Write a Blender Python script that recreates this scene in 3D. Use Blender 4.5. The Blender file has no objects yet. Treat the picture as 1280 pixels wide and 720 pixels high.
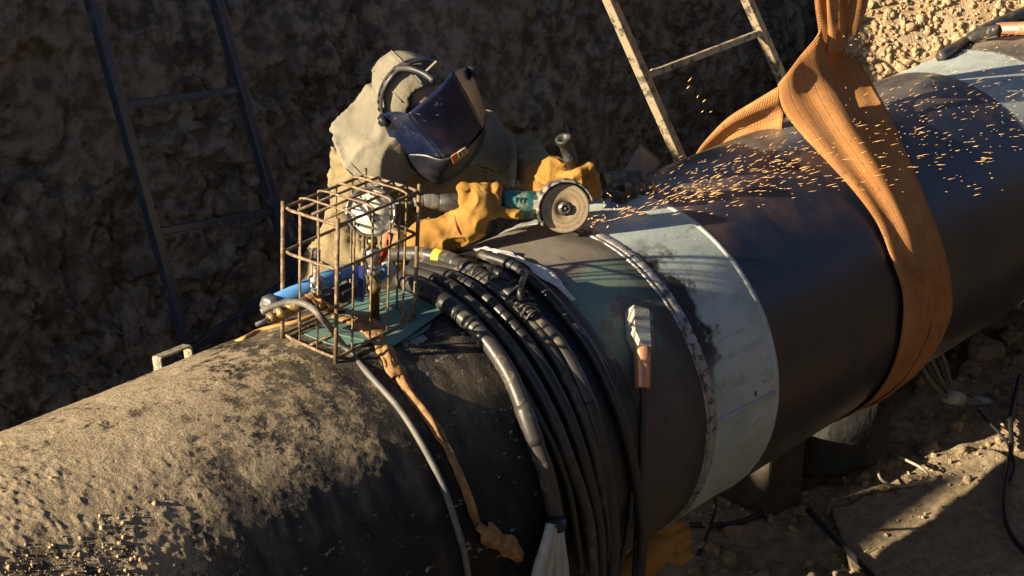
import bpy, bmesh, math, random
import numpy as np
from mathutils import Vector, Matrix
random.seed(7); RNG = np.random.default_rng(7)
SC = bpy.context.scene
COL = SC.collection
RAD = math.radians
# ------------------------------------------------------------------ camera
CAM = np.array([0.0, -3.11355, 2.42147])
RIGHT = np.array([0.67532656, -0.73751884, 0.0])
UP = np.array([0.29475422, 0.26989867, 0.91666497])
VIEW = np.array([0.67605768, 0.6190482, -0.39965653])
FPX = 2200.0
cd = bpy.data.cameras.new('camera'); cam = bpy.data.objects.new('camera', cd); COL.objects.link(cam)
mw = Matrix.Identity(4)
for i, a in enumerate((RIGHT, UP, -VIEW)):
    for r in range(3): mw[r][i] = a[r]
for r in range(3): mw[r][3] = CAM[r]
cam.matrix_world = mw
cd.sensor_width = 36; cd.lens = 36 * FPX / 1280; cd.clip_start = 0.05; cd.clip_end = 2000
SC.camera = cam
# ------------------------------------------------------------------ light
SUN_EL, SUN_AZ = RAD(21.6), RAD(19.4)
SDIR = Vector((-math.cos(SUN_EL) * math.cos(SUN_AZ), math.cos(SUN_EL) * math.sin(SUN_AZ), math.sin(SUN_EL)))
w = bpy.data.worlds.new("World"); SC.world = w; w.use_nodes = True
nt = w.node_tree
sky = nt.nodes.new('ShaderNodeTexSky'); sky.sky_type = 'NISHITA'; sky.sun_disc = False
sky.sun_elevation = SUN_EL; sky.sun_rotation = math.atan2(SDIR.x, SDIR.y)
sky.air_density = 0.45; sky.dust_density = 0.6
bg = nt.nodes['Background']; bg.inputs[1].default_value = 0.05
nt.links.new(sky.outputs[0], bg.inputs[0])
sd = bpy.data.lights.new('sun', 'SUN'); sd.energy = 5.0; sd.angle = RAD(0.55); sd.color = (1.0, 0.82, 0.57)
so = bpy.data.objects.new('sun', sd); COL.objects.link(so); so.rotation_euler = SDIR.to_track_quat('Z', 'Y').to_euler()
so.location = (-6, 3, 6)
SC.view_settings.view_transform = 'Standard'; SC.view_settings.look = 'None'
SC.view_settings.exposure = 1.35; SC.view_settings.gamma = 1.0
SC.render.engine = 'CYCLES'
SC.cycles.max_bounces = 6; SC.cycles.diffuse_bounces = 3

R = 0.51        # pipe radius; its axis is the world X axis
FLOOR = -1.20
# ------------------------------------------------------------------ where a point of the place is
def A(*v): return np.array(v, float)
def ray(px, py):
    v = RIGHT * (px - 640) + UP * (360 - py) + VIEW * FPX
    return v / np.linalg.norm(v)
def pt(px, py, Y):
    u = ray(px, py); return CAM + u * ((Y - CAM[1]) / u[1])
def ptz(px, py, z):
    u = ray(px, py); return CAM + u * ((z - CAM[2]) / u[2])
def onp(px, py, lift=0.0):
    u = ray(px, py); rr = R + lift
    a = u[1]**2 + u[2]**2; b = CAM[1]*u[1] + CAM[2]*u[2]; c = CAM[1]**2 + CAM[2]**2 - rr*rr
    D = b*b - a*c
    if D < 0: D = 0
    return CAM + u * ((-b - D**.5) / a)
def onpx(px, py, lift=0.0):
    """on the pipe if the ray meets it, else hanging straight down beside its near flank"""
    u = ray(px, py); rr = R + lift
    a = u[1]**2 + u[2]**2; b = CAM[1]*u[1] + CAM[2]*u[2]; c = CAM[1]**2 + CAM[2]**2 - rr*rr
    p = onp(px, py, lift)
    if b*b - a*c < 0 or (p[2] < 0.0 and p[1] < 0): return pt(px, py, -(rr + .004))
    return p
def cyl(x, deg, rr):
    t = math.radians(deg); return A(x, -rr*math.sin(t), rr*math.cos(t))
def nrm(v): v = np.array(v, float); return v / np.linalg.norm(v)
def camdir(x, y, z): return nrm(RIGHT*x + UP*y + VIEW*z)

# ------------------------------------------------------------------ noise
def _hash(ix, iy, iz, s):
    h = (ix.astype(np.int64)*374761393 + iy.astype(np.int64)*668265263 + iz.astype(np.int64)*2147483647 + s*1274126177) & 0xffffffff
    h = ((h ^ (h >> 13)) * 1274126177) & 0xffffffff
    h = ((h ^ (h >> 16)) * 2246822519) & 0xffffffff
    return ((h ^ (h >> 15)) & 0xffffff) / float(0x1000000)
def vnoise(P, s=0):
    P = np.asarray(P, float); I = np.floor(P); f = P - I; f = f*f*f*(f*(f*6-15)+10)
    I = I.astype(np.int64); r = 0
    for dx in (0, 1):
        for dy in (0, 1):
            for dz in (0, 1):
                wgt = (f[..., 0] if dx else 1-f[..., 0]) * (f[..., 1] if dy else 1-f[..., 1]) * (f[..., 2] if dz else 1-f[..., 2])
                r = r + wgt * _hash(I[..., 0]+dx, I[..., 1]+dy, I[..., 2]+dz, s)
    return r*2-1
def fbm(P, o=5, s=0, g=.5):
    P = np.asarray(P, float); a = 1; r = 0; n = 0
    for k in range(o):
        r = r + a*vnoise(P*(2.03**k) + k*17.3, s+k); n += a; a *= g
    return r/n
def worley(P, s=0):
    P = np.asarray(P, float); I = np.floor(P).astype(np.int64)
    d1 = np.full(P.shape[:-1], 9.); d2 = d1.copy()
    for dx in (-1, 0, 1):
        for dy in (-1, 0, 1):
            for dz in (-1, 0, 1):
                c = I + np.array([dx, dy, dz])
                q = c + np.stack([_hash(c[..., 0], c[..., 1], c[..., 2], s+k) for k in (11, 12, 13)], -1)
                d = np.linalg.norm(q-P, axis=-1)
                d2 = np.where(d < d1, d1, np.minimum(d2, d)); d1 = np.minimum(d1, d)
    return d1, d2
def sstep(a, b, x): t = np.clip((x-a)/(b-a), 0, 1); return t*t*(3-2*t)

# ------------------------------------------------------------------ objects
def thing(name, label, cat, loc=(0, 0, 0), group=None):
    o = bpy.data.objects.new(name, None); COL.objects.link(o); o.location = [float(c) for c in loc]
    o.empty_display_size = .05
    o['label'] = label; o['category'] = cat
    if group: o['group'] = group
    return o
def tag(o, label, cat, group=None):
    o['label'] = label; o['category'] = cat
    if group: o['group'] = group
    return o
def rootloc(p):
    v = np.zeros(3)
    while p is not None: v = v + np.array(p.location); p = p.parent
    return v
def mesh_np(name, V, F):
    V = np.asarray(V, np.float32); me = bpy.data.meshes.new(name)
    if isinstance(F, np.ndarray):
        n, k = F.shape
        me.vertices.add(len(V)); me.vertices.foreach_set('co', V.ravel())
        me.loops.add(n*k); me.loops.foreach_set('vertex_index', F.astype(np.int32).ravel())
        me.polygons.add(n); me.polygons.foreach_set('loop_start', np.arange(0, n*k, k, dtype=np.int32))
        me.polygons.foreach_set('loop_total', np.full(n, k, np.int32))
        me.update(calc_edges=True)
    else:
        me.from_pydata([tuple(map(float, v)) for v in V], [], F); me.update()
    return me
def obj(name, V, F, m, parent=None, smooth=True, kind=None, loc=None, uv=None):
    """one mesh object; V in world coordinates, stored about its thing's base"""
    V = np.asarray(V, float)
    base = rootloc(parent) if parent is not None else (np.array(loc, float) if loc is not None else np.array([V[:, 0].mean(), V[:, 1].mean(), V[:, 2].min()]))
    me = mesh_np(name, V-base, F)
    if smooth: me.polygons.foreach_set('use_smooth', np.ones(len(me.polygons), bool))
    if m is not None: me.materials.append(m)
    o = bpy.data.objects.new(name, me); COL.objects.link(o)
    if parent is not None: o.parent = parent
    else: o.location = base
    if kind: o['kind'] = kind
    return o
def attr(o, name, vals):
    a = o.data.attributes.new(name, 'FLOAT', 'POINT'); a.data.foreach_set('value', np.asarray(vals, np.float32).ravel())
def uvset(o, UV):
    l = o.data.uv_layers.new(name='UVMap'); vi = np.zeros(len(o.data.loops), np.int32); o.data.loops.foreach_get('vertex_index', vi)
    l.data.foreach_set('uv', np.asarray(UV, np.float32)[vi].ravel())
def bevel(o, wd, seg=2):
    b = o.modifiers.new('bevel', 'BEVEL'); b.width = wd; b.segments = seg; b.limit_method = 'ANGLE'; b.angle_limit = RAD(35); return o
def solid(o, th, off=0):
    b = o.modifiers.new('thickness', 'SOLIDIFY'); b.thickness = th; b.offset = off; return o

# ---- shapes (return V, F)
def join(*parts):
    Vs, Fs, n = [], [], 0
    for V, F in parts:
        V = np.asarray(V, float); Vs.append(V); Fs += [tuple(int(i)+n for i in f) for f in F]; n += len(V)
    return np.concatenate(Vs), Fs
def grid(P, closeu=False, closev=False):
    """P: n x m x 3 -> V, F"""
    n, m = P.shape[:2]; idx = np.arange(n*m).reshape(n, m)
    a = idx if closeu else idx[:-1]; b = np.roll(idx, -1, 0) if closeu else idx[1:]
    if closev: q = np.stack([a, b, np.roll(b, -1, 1), np.roll(a, -1, 1)], -1)
    else: q = np.stack([a[:, :-1], b[:, :-1], b[:, 1:], a[:, 1:]], -1)
    return P.reshape(-1, 3), q.reshape(-1, 4)
def smooth_path(pts, n=8, closed=False):
    pts = [np.array(p, float) for p in pts]
    if len(pts) == 2: return np.array([pts[0]*(1-t)+pts[1]*t for t in np.linspace(0, 1, n+1)])
    P = [2*pts[0]-pts[1]] + pts + [2*pts[-1]-pts[-2]]
    out = []
    for i in range(1, len(P)-2):
        for t in np.arange(n)/n:
            a, b, c, d = P[i-1], P[i], P[i+1], P[i+2]
            out.append(.5*((2*b)+(-a+c)*t+(2*a-5*b+4*c-d)*t*t+(-a+3*b-3*c+d)*t**3))
    out.append(pts[-1]); return np.array(out)
def tube(path, r, n=10, cap=True):
    path = np.asarray(path, float); L = len(path); r = np.broadcast_to(np.asarray(r, float), (L,))
    T = np.gradient(path, axis=0); T /= np.linalg.norm(T, axis=1)[:, None]+1e-12
    u = np.cross(T[0], [0, 0, 1.]); u = u if np.linalg.norm(u) > .1 else np.cross(T[0], [0, 1., 0]); u /= np.linalg.norm(u)
    V = []
    for i in range(L):
        u = u - T[i]*(u@T[i]); u /= np.linalg.norm(u); v = np.cross(T[i], u)
        for k in range(n):
            a = 2*math.pi*k/n; V.append(path[i]+r[i]*(math.cos(a)*u+math.sin(a)*v))
    F = []
    for i in range(L-1):
        for k in range(n):
            k2 = (k+1) % n; F.append((i*n+k, i*n+k2, (i+1)*n+k2, (i+1)*n+k))
    if cap: F.append(tuple(range(n))[::-1]); F.append(tuple((L-1)*n+k for k in range(n)))
    return np.array(V), F
def rod(a, b, r, n=10, seg=1):
    a, b = np.array(a, float), np.array(b, float)
    return tube(np.array([a+(b-a)*t for t in np.linspace(0, 1, seg+1)]), r, n)
def lathe(a, axis, prof, n=24):
    """prof: (distance along axis, radius)"""
    ax = nrm(axis); return tube_prof(np.array(a, float), ax, prof, n)
def tube_prof(a, ax, prof, n):
    u = np.cross(ax, [0, 0, 1.]); u = u if np.linalg.norm(u) > .1 else np.cross(ax, [0, 1., 0]); u /= np.linalg.norm(u); v = np.cross(ax, u)
    V = [a+ax*d+max(r, 1e-5)*(math.cos(2*math.pi*k/n)*u+math.sin(2*math.pi*k/n)*v) for d, r in prof for k in range(n)]
    L = len(prof); F = [(i*n+k, i*n+(k+1) % n, (i+1)*n+(k+1) % n, (i+1)*n+k) for i in range(L-1) for k in range(n)]
    F.append(tuple(range(n))[::-1]); F.append(tuple((L-1)*n+k for k in range(n)))
    return np.array(V), F
def beam(a, b, wv, hv):
    """box beam from a to b; wv, hv full cross vectors"""
    a, b, wv, hv = [np.array(q, float) for q in (a, b, wv, hv)]
    c = [(-.5, -.5), (.5, -.5), (.5, .5), (-.5, .5)]
    V = [p+i*wv+j*hv for p in (a, b) for i, j in c]
    F = [(3, 2, 1, 0), (4, 5, 6, 7)] + [(k, (k+1) % 4, (k+1) % 4+4, k+4) for k in range(4)]
    return np.array(V), F
def box(c, x, y, z):
    """centre and three full edge vectors"""
    c, x = np.array(c, float), np.array(x, float); return beam(c-x/2, c+x/2, y, z)
def prism(poly, ext):
    poly = np.array(poly, float); n = len(poly); V = np.concatenate([poly, poly+np.array(ext, float)])
    F = [tuple(range(n))[::-1], tuple(range(n, 2*n))] + [(k, (k+1) % n, (k+1) % n+n, k+n) for k in range(n)]
    return V, F
def ball(c, r, seed=0, amp=.0, sub=2, sq=(1, 1, 1)):
    bm = bmesh.new(); bmesh.ops.create_icosphere(bm, subdivisions=sub, radius=1)
    V = np.array([v.co[:] for v in bm.verts]); F = [tuple(v.index for v in f.verts) for f in bm.faces]; bm.free()
    V = V*(1+amp*fbm(V*1.3+seed*7.7, 3, seed))[:, None]
    return V*np.array(sq)*r+np.array(c, float), F

# ---- signed distance bodies -> one smooth mesh
def sd_cap(P, a, b, ra, rb):
    a, b = np.array(a, float), np.array(b, float); ab = b-a
    t = np.clip(((P-a)@ab)/(ab@ab), 0, 1)
    return np.linalg.norm(P-(a+t[..., None]*ab), axis=-1)-(ra+(rb-ra)*t)
def sd_ell(P, c, r, M=None):
    q = P-np.array(c, float)
    if M is not None: q = q@np.array(M).T
    r = np.array(r, float); k0 = np.linalg.norm(q/r, axis=-1); k1 = np.linalg.norm(q/(r*r), axis=-1)+1e-9
    return k0*(k0-1)/k1
def smin(a, b, k): h = np.clip(.5+.5*(b-a)/k, 0, 1); return b*(1-h)+a*h-k*h*(1-h)
def nets(func, lo, hi, h):
    lo, hi = np.array(lo, float), np.array(hi, float); n = np.ceil((hi-lo)/h).astype(int)+1
    G = np.stack(np.meshgrid(*[lo[i]+h*np.arange(n[i]) for i in range(3)], indexing='ij'), -1)
    D = func(G)
    neg = D < 0
    c = [(0,0,0),(1,0,0),(0,1,0),(1,1,0),(0,0,1),(1,0,1),(0,1,1),(1,1,1)]
    def cs(X, o): return X[o[0]:X.shape[0]-1+o[0], o[1]:X.shape[1]-1+o[1], o[2]:X.shape[2]-1+o[2]]
    cnt = sum(cs(neg, o).astype(int) for o in c); act = (cnt > 0) & (cnt < 8)
    acc = np.zeros(act.shape+(3,)); num = np.zeros(act.shape)
    for i in range(8):
        for j in range(i+1, 8):
            if sum(abs(c[i][k]-c[j][k]) for k in range(3)) != 1: continue
            a, b = cs(D, c[i]), cs(D, c[j]); x = (a < 0) != (b < 0)
            t = np.where(x, a/np.where(x, a-b, 1), 0)
            p = np.array(c[i])+t[..., None]*(np.array(c[j])-np.array(c[i]))
            acc += np.where(x[..., None], p, 0); num += x
    idx = -np.ones(act.shape, int); idx[act] = np.arange(act.sum())
    I = np.argwhere(act); V = lo+h*(I+acc[act]/num[act][:, None])
    F = []
    for ax in range(3):
        o1, o2 = [(1, 2), (2, 0), (0, 1)][ax]
        sl0 = [slice(None)]*3; sl1 = [slice(None)]*3; sl0[ax] = slice(0, -1); sl1[ax] = slice(1, None)
        a, b = neg[tuple(sl0)], neg[tuple(sl1)]; E = np.argwhere(a != b)
        E = E[(E[:, o1] > 0) & (E[:, o2] > 0) & (E[:, o1] < n[o1]-1) & (E[:, o2] < n[o2]-1)]
        if not len(E): continue
        s = a[tuple(E.T)]
        e1 = np.eye(3, dtype=int)[o1]; e2 = np.eye(3, dtype=int)[o2]
        q = np.stack([idx[tuple((E-e1-e2).T)], idx[tuple((E-e2).T)], idx[tuple(E.T)], idx[tuple((E-e1).T)]], -1)
        q[~s] = q[~s][:, ::-1]; F.append(q[(q >= 0).all(1)])
    return V, np.concatenate(F)

# ------------------------------------------------------------------ materials
class N:
    def __init__(s, name):
        s.m = bpy.data.materials.new(name); s.m.use_nodes = True; s.t = s.m.node_tree; s.b = s.t.nodes['Principled BSDF']
        s.geo = s.t.nodes.new('ShaderNodeNewGeometry'); s.pos = s.geo.outputs['Position']
    def add(s, typ, **kw):
        n = s.t.nodes.new(typ)
        for k, v in kw.items(): setattr(n, k, v)
        return n
    def put(s, sock, v):
        if isinstance(v, bpy.types.NodeSocket): s.t.links.new(v, sock)
        elif isinstance(v, (tuple, list)) and len(v) == 3 and sock.type == 'RGBA': sock.default_value = (*v, 1)
        else: sock.default_value = v
    def map(s, scale=(1, 1, 1), vec=None):
        n = s.add('ShaderNodeMapping'); s.put(n.inputs[0], vec or s.pos); n.inputs['Scale'].default_value = scale; return n.outputs[0]
    def noise(s, sc, det=5, rough=.55, vec=None, dist=0.):
        n = s.add('ShaderNodeTexNoise'); s.put(n.inputs['Vector'], vec or s.pos)
        n.inputs['Scale'].default_value = sc; n.inputs['Detail'].default_value = det; n.inputs['Roughness'].default_value = rough; n.inputs['Distortion'].default_value = dist
        return n.outputs[0]
    def vor(s, sc, vec=None, feat='F1'):
        n = s.add('ShaderNodeTexVoronoi'); n.feature = feat; s.put(n.inputs['Vector'], vec or s.pos); n.inputs['Scale'].default_value = sc; return n.outputs[0]
    def ramp(s, f, a, b, ca=0., cb=1.):
        n = s.add('ShaderNodeMapRange'); n.interpolation_type = 'SMOOTHSTEP'; s.put(n.inputs[0], f)
        for i, v in zip((1, 2, 3, 4), (a, b, ca, cb)): n.inputs[i].default_value = v
        return n.outputs[0]
    def math(s, op, a, b=0.):
        n = s.add('ShaderNodeMath', operation=op); s.put(n.inputs[0], a); s.put(n.inputs[1], b); return n.outputs[0]
    def mix(s, f, a, b):
        n = s.add('ShaderNodeMix', data_type='RGBA'); s.put(n.inputs[0], f); s.put(n.inputs[6], a); s.put(n.inputs[7], b); return n.outputs[2]
    def mixf(s, f, a, b):
        n = s.add('ShaderNodeMix', data_type='FLOAT'); s.put(n.inputs[0], f); s.put(n.inputs[2], a); s.put(n.inputs[3], b); return n.outputs[0]
    def sep(s, v=None):
        n = s.add('ShaderNodeSeparateXYZ'); s.put(n.inputs[0], v or s.pos); return n.outputs
    def attr(s, name): n = s.add('ShaderNodeAttribute'); n.attribute_name = name; return n.outputs['Fac']
    def bump(s, h, st=.3, d=.01, prev=None):
        n = s.add('ShaderNodeBump'); s.put(n.inputs['Height'], h); n.inputs['Strength'].default_value = st; n.inputs['Distance'].default_value = d
        if prev: s.put(n.inputs['Normal'], prev)
        return n.outputs[0]
    def done(s, col, rough=.7, metal=0., normal=None, spec=None):
        s.put(s.b.inputs['Base Color'], col); s.put(s.b.inputs['Roughness'], rough); s.put(s.b.inputs['Metallic'], metal)
        if normal: s.put(s.b.inputs['Normal'], normal)
        if spec is not None: s.b.inputs['Specular IOR Level'].default_value = spec
        return s.m
def simple(name, c1, c2, sc=20, rough=.6, metal=0., bsc=120, bst=.25, lo=.35, hi=.65, spec=None, bd=.003):
    n = N(name); f = n.ramp(n.noise(sc, 6), lo, hi)
    return n.done(n.mix(f, c1, c2), n.mixf(n.noise(sc*2), rough-.1, rough+.1), metal, n.bump(n.noise(bsc, 4), bst, bd), spec)
def worn(name, base, dirt, amt=.5, sc=18, rough=.5, metal=0., drough=.9, spec=None):
    """painted or metal surface with patches of dry soil on it"""
    n = N(name); a = n.noise(sc, 8, .65); b = n.noise(sc*6, 4)
    f = n.ramp(n.math('ADD', a, n.math('MULTIPLY', n.math('SUBTRACT', b, .5), .35)), .62-.3*amt, .72-.3*amt)
    v = n.mix(n.noise(sc*.6), tuple(c*.75 for c in base), tuple(min(1, c*1.2) for c in base))
    return n.done(n.mix(f, v, dirt), n.mixf(f, rough, drough), n.mixf(f, metal, 0.), n.bump(n.math('ADD', n.math('MULTIPLY', f, .6), b), .35, .002), spec)
SOIL = (.30, .215, .125)
M = {}
def mk_soil(name, c1, c2, c3, grain=90, st=.6):
    n = N(name); a = n.ramp(n.noise(2.2, 6, .6), .38, .62); b = n.ramp(n.noise(14, 8, .65), .40, .62)
    c = n.mix(b, n.mix(a, c1, c2), c3)
    v = n.vor(grain); h = n.math('ADD', n.noise(grain*.6, 8, .7), n.math('MULTIPLY', v, .5))
    return n.done(c, .95, 0, n.bump(h, st, .012), .15)
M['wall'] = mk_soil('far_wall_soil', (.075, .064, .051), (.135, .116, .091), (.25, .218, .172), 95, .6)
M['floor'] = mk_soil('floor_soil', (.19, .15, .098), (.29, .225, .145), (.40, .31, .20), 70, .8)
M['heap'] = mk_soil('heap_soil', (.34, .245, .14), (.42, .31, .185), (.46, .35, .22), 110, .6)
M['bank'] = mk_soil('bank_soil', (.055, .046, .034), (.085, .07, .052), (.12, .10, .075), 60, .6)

# ================================================================== THE SETTING
def soil_grid(name, xs, vs, prof, m, amp, seed, clod=(5., .03), kind='structure'):
    """prof(v) -> (Y, Z) and outward normal (ny, nz)"""
    X = np.array(xs); B = np.array([prof(v) for v in vs])
    P = np.zeros((len(vs), len(X), 3)); P[..., 0] = X[None]; P[..., 1] = B[:, 0:1]; P[..., 2] = B[:, 1:2]
    T = np.gradient(B, axis=0); Nn = np.stack([-T[:, 1], T[:, 0]], 1); Nn /= np.linalg.norm(Nn, axis=1)[:, None]
    return P, Nn
# far wall of the trench: a cut soil face with ledges, slabs and cracks
def far_wall():
    xs = np.arange(1.6, 9.6, .0125); tv = np.arange(0, 1.0001, .0052)
    Z = FLOOR+(1.35-FLOOR)*tv; Y = 1.92+.30*tv**1.4
    P = np.zeros((len(tv), len(xs), 3)); P[..., 0] = xs[None]; P[..., 1] = Y[:, None]; P[..., 2] = Z[:, None]
    Q = P.copy(); Q[..., 1] *= .3
    big = fbm(Q*.8, 2, 3)*.24
    w1 = fbm(Q*np.array([1.3, 1, 1.7]), 2, 9); led = .10*np.abs(w1)+.045*sstep(.0, .035, fbm(Q*1.5+3, 4, 10, .42))+.03*sstep(.0, .03, fbm(Q*2.6+8, 4, 12, .42))
    patch = sstep(-.05, .28, fbm(Q*1.3+5, 4, 31))
    wq = .5*np.stack([fbm(Q*4, 4, 21), fbm(Q*4, 4, 22), fbm(Q*4, 4, 23)], -1)
    d1, d2 = worley(Q*np.array([5.5, 1, 4.])+wq, 4); cr = 1-sstep(0, .07, d2-d1)
    d1b, d2b = worley(Q*np.array([15, 1, 11.])+2*wq, 6); cr2 = 1-sstep(0, .12, d2b-d1b)
    fine = fbm(Q*26, 5, 51, .66); scr = fbm(Q*np.array([3, 1, 26.]), 3, 55)
    crumb = sstep(.02, .25, fbm(Q*2.3+17, 4, 57))
    d = big+led-.030*cr*patch-.014*cr2*patch+fine*(.005+.032*crumb+.008*patch)+.010*scr*(1-patch)*(1-crumb)-.05*sstep(.16, .20, fbm(Q*1.9+9, 4, 61, .45))
    ed = sstep(0, .12, tv)[:, None]*sstep(0, .05, 1-tv)[:, None]
    P[..., 1] -= d*np.maximum(ed, .15)
    P[..., 2] += .02*fbm(Q*12, 3, 71)*ed
    P[..., 0] += .02*fbm(Q*12+30, 3, 72)*ed
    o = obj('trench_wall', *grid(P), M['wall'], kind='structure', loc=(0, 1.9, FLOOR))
    return o
far_wall()
# the trench floor in view, uneven trodden soil
def floor_height(X, Y):
    q = np.stack([X, Y, X*0], -1)
    h = .05*fbm(q*1.3, 4, 81)+.018*fbm(q*7, 4, 82)
    d1, d2 = worley(q*9, 83); return FLOOR+h+.018*(1-np.clip(d1*1.4, 0, 1))
xs = np.arange(3.2, 9.2, .014); ys = np.arange(-1.9, 2.05, .014)
GX, GY = np.meshgrid(xs, ys)
obj('trench_floor', *grid(np.stack([GX, GY, floor_height(GX, GY)], -1)), M['floor'], kind='structure', loc=(0, 0, FLOOR))
# everything beyond: floor, cut faces and banks in long sheets to the horizon
def sheet(name, rows, xs, m):
    P = np.array([[(x, y, z) for x in xs] for y, z in rows]); return obj(name, *grid(P), m, smooth=False, kind='structure', loc=(0, 0, rows[0][1]))
sheet('ground', [(-1.95, FLOOR-.06), (2.1, FLOOR-.06)], (-60, -10, 0, 10, 60), M['floor'])
sheet('near_bank', [(-1.9, FLOOR-.03), (-2.05, -.4), (-2.25, .55), (-2.5, .80), (-3.7, .82), (-4.5, 1.9), (-5.4, 2.5), (-6.6, 2.2), (-8.5, .95), (-60, .9), (-900, .9)], (-900, -60, -10, 0, 3, 6, 10, 60, 900), M['bank'])  # the ridge behind the camera is added to cut sky fill
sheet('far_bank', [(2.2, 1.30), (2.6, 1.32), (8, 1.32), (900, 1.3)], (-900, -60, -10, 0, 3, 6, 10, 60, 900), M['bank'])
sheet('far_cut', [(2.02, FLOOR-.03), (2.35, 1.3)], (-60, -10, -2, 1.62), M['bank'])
sheet('far_cut', [(2.02, FLOOR-.03), (2.35, 1.3)], (9.55, 20, 60), M['bank'])
sx_ = np.concatenate([np.arange(-40, -6, 2.), np.arange(-6, -1.5, .12)]); sy_ = np.arange(1.95, 4.6, .1); SX, SY = np.meshgrid(sx_, sy_)  # unseen soil ridge added to block sun left of the floor patch
SZ = 1.28+1.25*np.maximum(0, 1-np.abs(SY-2.85)/.95)*sstep(-2.0, -2.9, SX)+.06*fbm(np.stack([SX*1.5, SY*1.5, SX*0], -1), 4, 95)
SZ = np.where(SY < 2.25, 1.28, SZ)
obj('added_shade_ridge', *grid(np.stack([SX, SY, SZ], -1)), M['bank'], kind='structure')
wx = np.arange(-.5, 4.3, .08); wy = np.arange(2.2, 3.2, .04); WX, WY = np.meshgrid(wx, wy)  # unseen mound added on the bank to keep the blue ladder shaded
WZ = 1.27+.85*np.maximum(0, 1-np.abs(WY-2.52)/.34)*sstep(2.75, 2.2, WX)*sstep(-.5, .1, WX)+.05*fbm(np.stack([WX*2.2, WY*2.2, WX*0], -1), 4, 96)*sstep(2.24, 2.4, WY)
obj('added_shade_windrow', *grid(np.stack([WX, WY, WZ], -1)), M['bank'], kind='structure')
# worker's soil ledge on the far side
lx = np.arange(2.9, 4.7, .03); ly = np.arange(.72, 1.7, .03); LX, LY = np.meshgrid(lx, ly)
lz = -.82+.03*fbm(np.stack([LX*3, LY*3, LX*0], -1), 3, 91)-.35*(1-sstep(.72, .86, LY))-.35*(1-sstep(2.9, 3.1, LX))-.35*sstep(4.5, 4.7, LX)
obj('soil_ledge', *grid(np.stack([LX, LY, lz], -1)), M['floor'], kind='structure')
# spoil slope at the far right
HN = nrm((-.42, -.50, .76)); HP = pt(1150, 90, .95)
def heap_z(X, Y): return HP[2]-(HN[0]*(X-HP[0])+HN[1]*(Y-HP[1]))/HN[2]
hx = np.arange(5.6, 11.2, .03); hy = np.arange(.35, 3.4, .03); HX, HY = np.meshgrid(hx, hy)
hq = np.stack([HX, HY, HX*0], -1)
HZ = np.minimum(heap_z(HX, HY), 1.5+.2*fbm(hq*1.2, 3, 5))+.07*fbm(hq*2.2, 4, 101)+.05*fbm(hq*9, 5, 102, .65)
HE = HX-(6.95+1.38*(HY-1.1))+.10*fbm(hq*4, 4, 103)
HZ = HZ-1.6*sstep(.06, -.22, HE)
HZ = np.maximum(HZ, FLOOR-.2)
obj('spoil_heap', *grid(np.stack([HX, HY, HZ], -1)), M['heap'], kind='structure', loc=(8, 1.5, FLOOR))

# clods: joined real lumps of soil
def lump_lib(n=10, sub=1):
    out = []
    for k in range(n):
        V, F = ball((0, 0, 0), 1, k, .5, sub, (1, 1, 1))
        for j in range(7):
            c = nrm(RNG.normal(size=3)); d = RNG.uniform(.45, .75); e = V@c-d; V = V-np.outer(np.maximum(e, 0)*.92, c)
        V = V*RNG.uniform(.7, 1.2, 3); out.append((V, np.array(F)))
    return out
LUMPS = lump_lib(16, 2)
def clods(name, pos, rad, m, seed=0, lib=LUMPS, smooth=False):
    rg = np.random.default_rng(seed); Vs, Fs, n = [], [], 0
    for p, r in zip(pos, rad):
        V, F = lib[rg.integers(len(lib))]; a = rg.normal(size=(3, 3)); q, _ = np.linalg.qr(a)
        Vs.append(V@q*r+p); Fs.append(F+n); n += len(V)
    return obj(name, np.concatenate(Vs), np.concatenate(Fs), m, smooth=smooth, kind='stuff')
n = 17000
px = RNG.uniform(6.3, 10.6, n); py = RNG.uniform(.5, 2.3, n); pz = np.minimum(heap_z(px, py), 1.6)
keep = (pz > -.55) & (px-(6.95+1.38*(py-1.1))+.10*fbm(np.stack([px, py, px*0], -1)*4, 4, 103) > .02)
px, py, pz = px[keep], py[keep], pz[keep]
pr = .005+.026*RNG.random(len(px))**9+.011*RNG.random(len(px))
qz = .07*fbm(np.stack([px, py, px*0], -1)*2.2, 4, 101)+.05*fbm(np.stack([px, py, px*0], -1)*9, 5, 102, .65)
clods('soil_clods', np.stack([px, py, pz+qz+pr*.1], -1), pr, M['heap'], 3)
n = 2600
px = RNG.uniform(4.2, 8.2, n); py = RNG.uniform(-1.1, .9, n)
pr = .006+.03*RNG.random(n)**6+.006*RNG.random(n)
clods('floor_clods', np.stack([px, py, floor_height(px, py)+pr*.2], -1), pr, M['floor'], 4)

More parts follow.
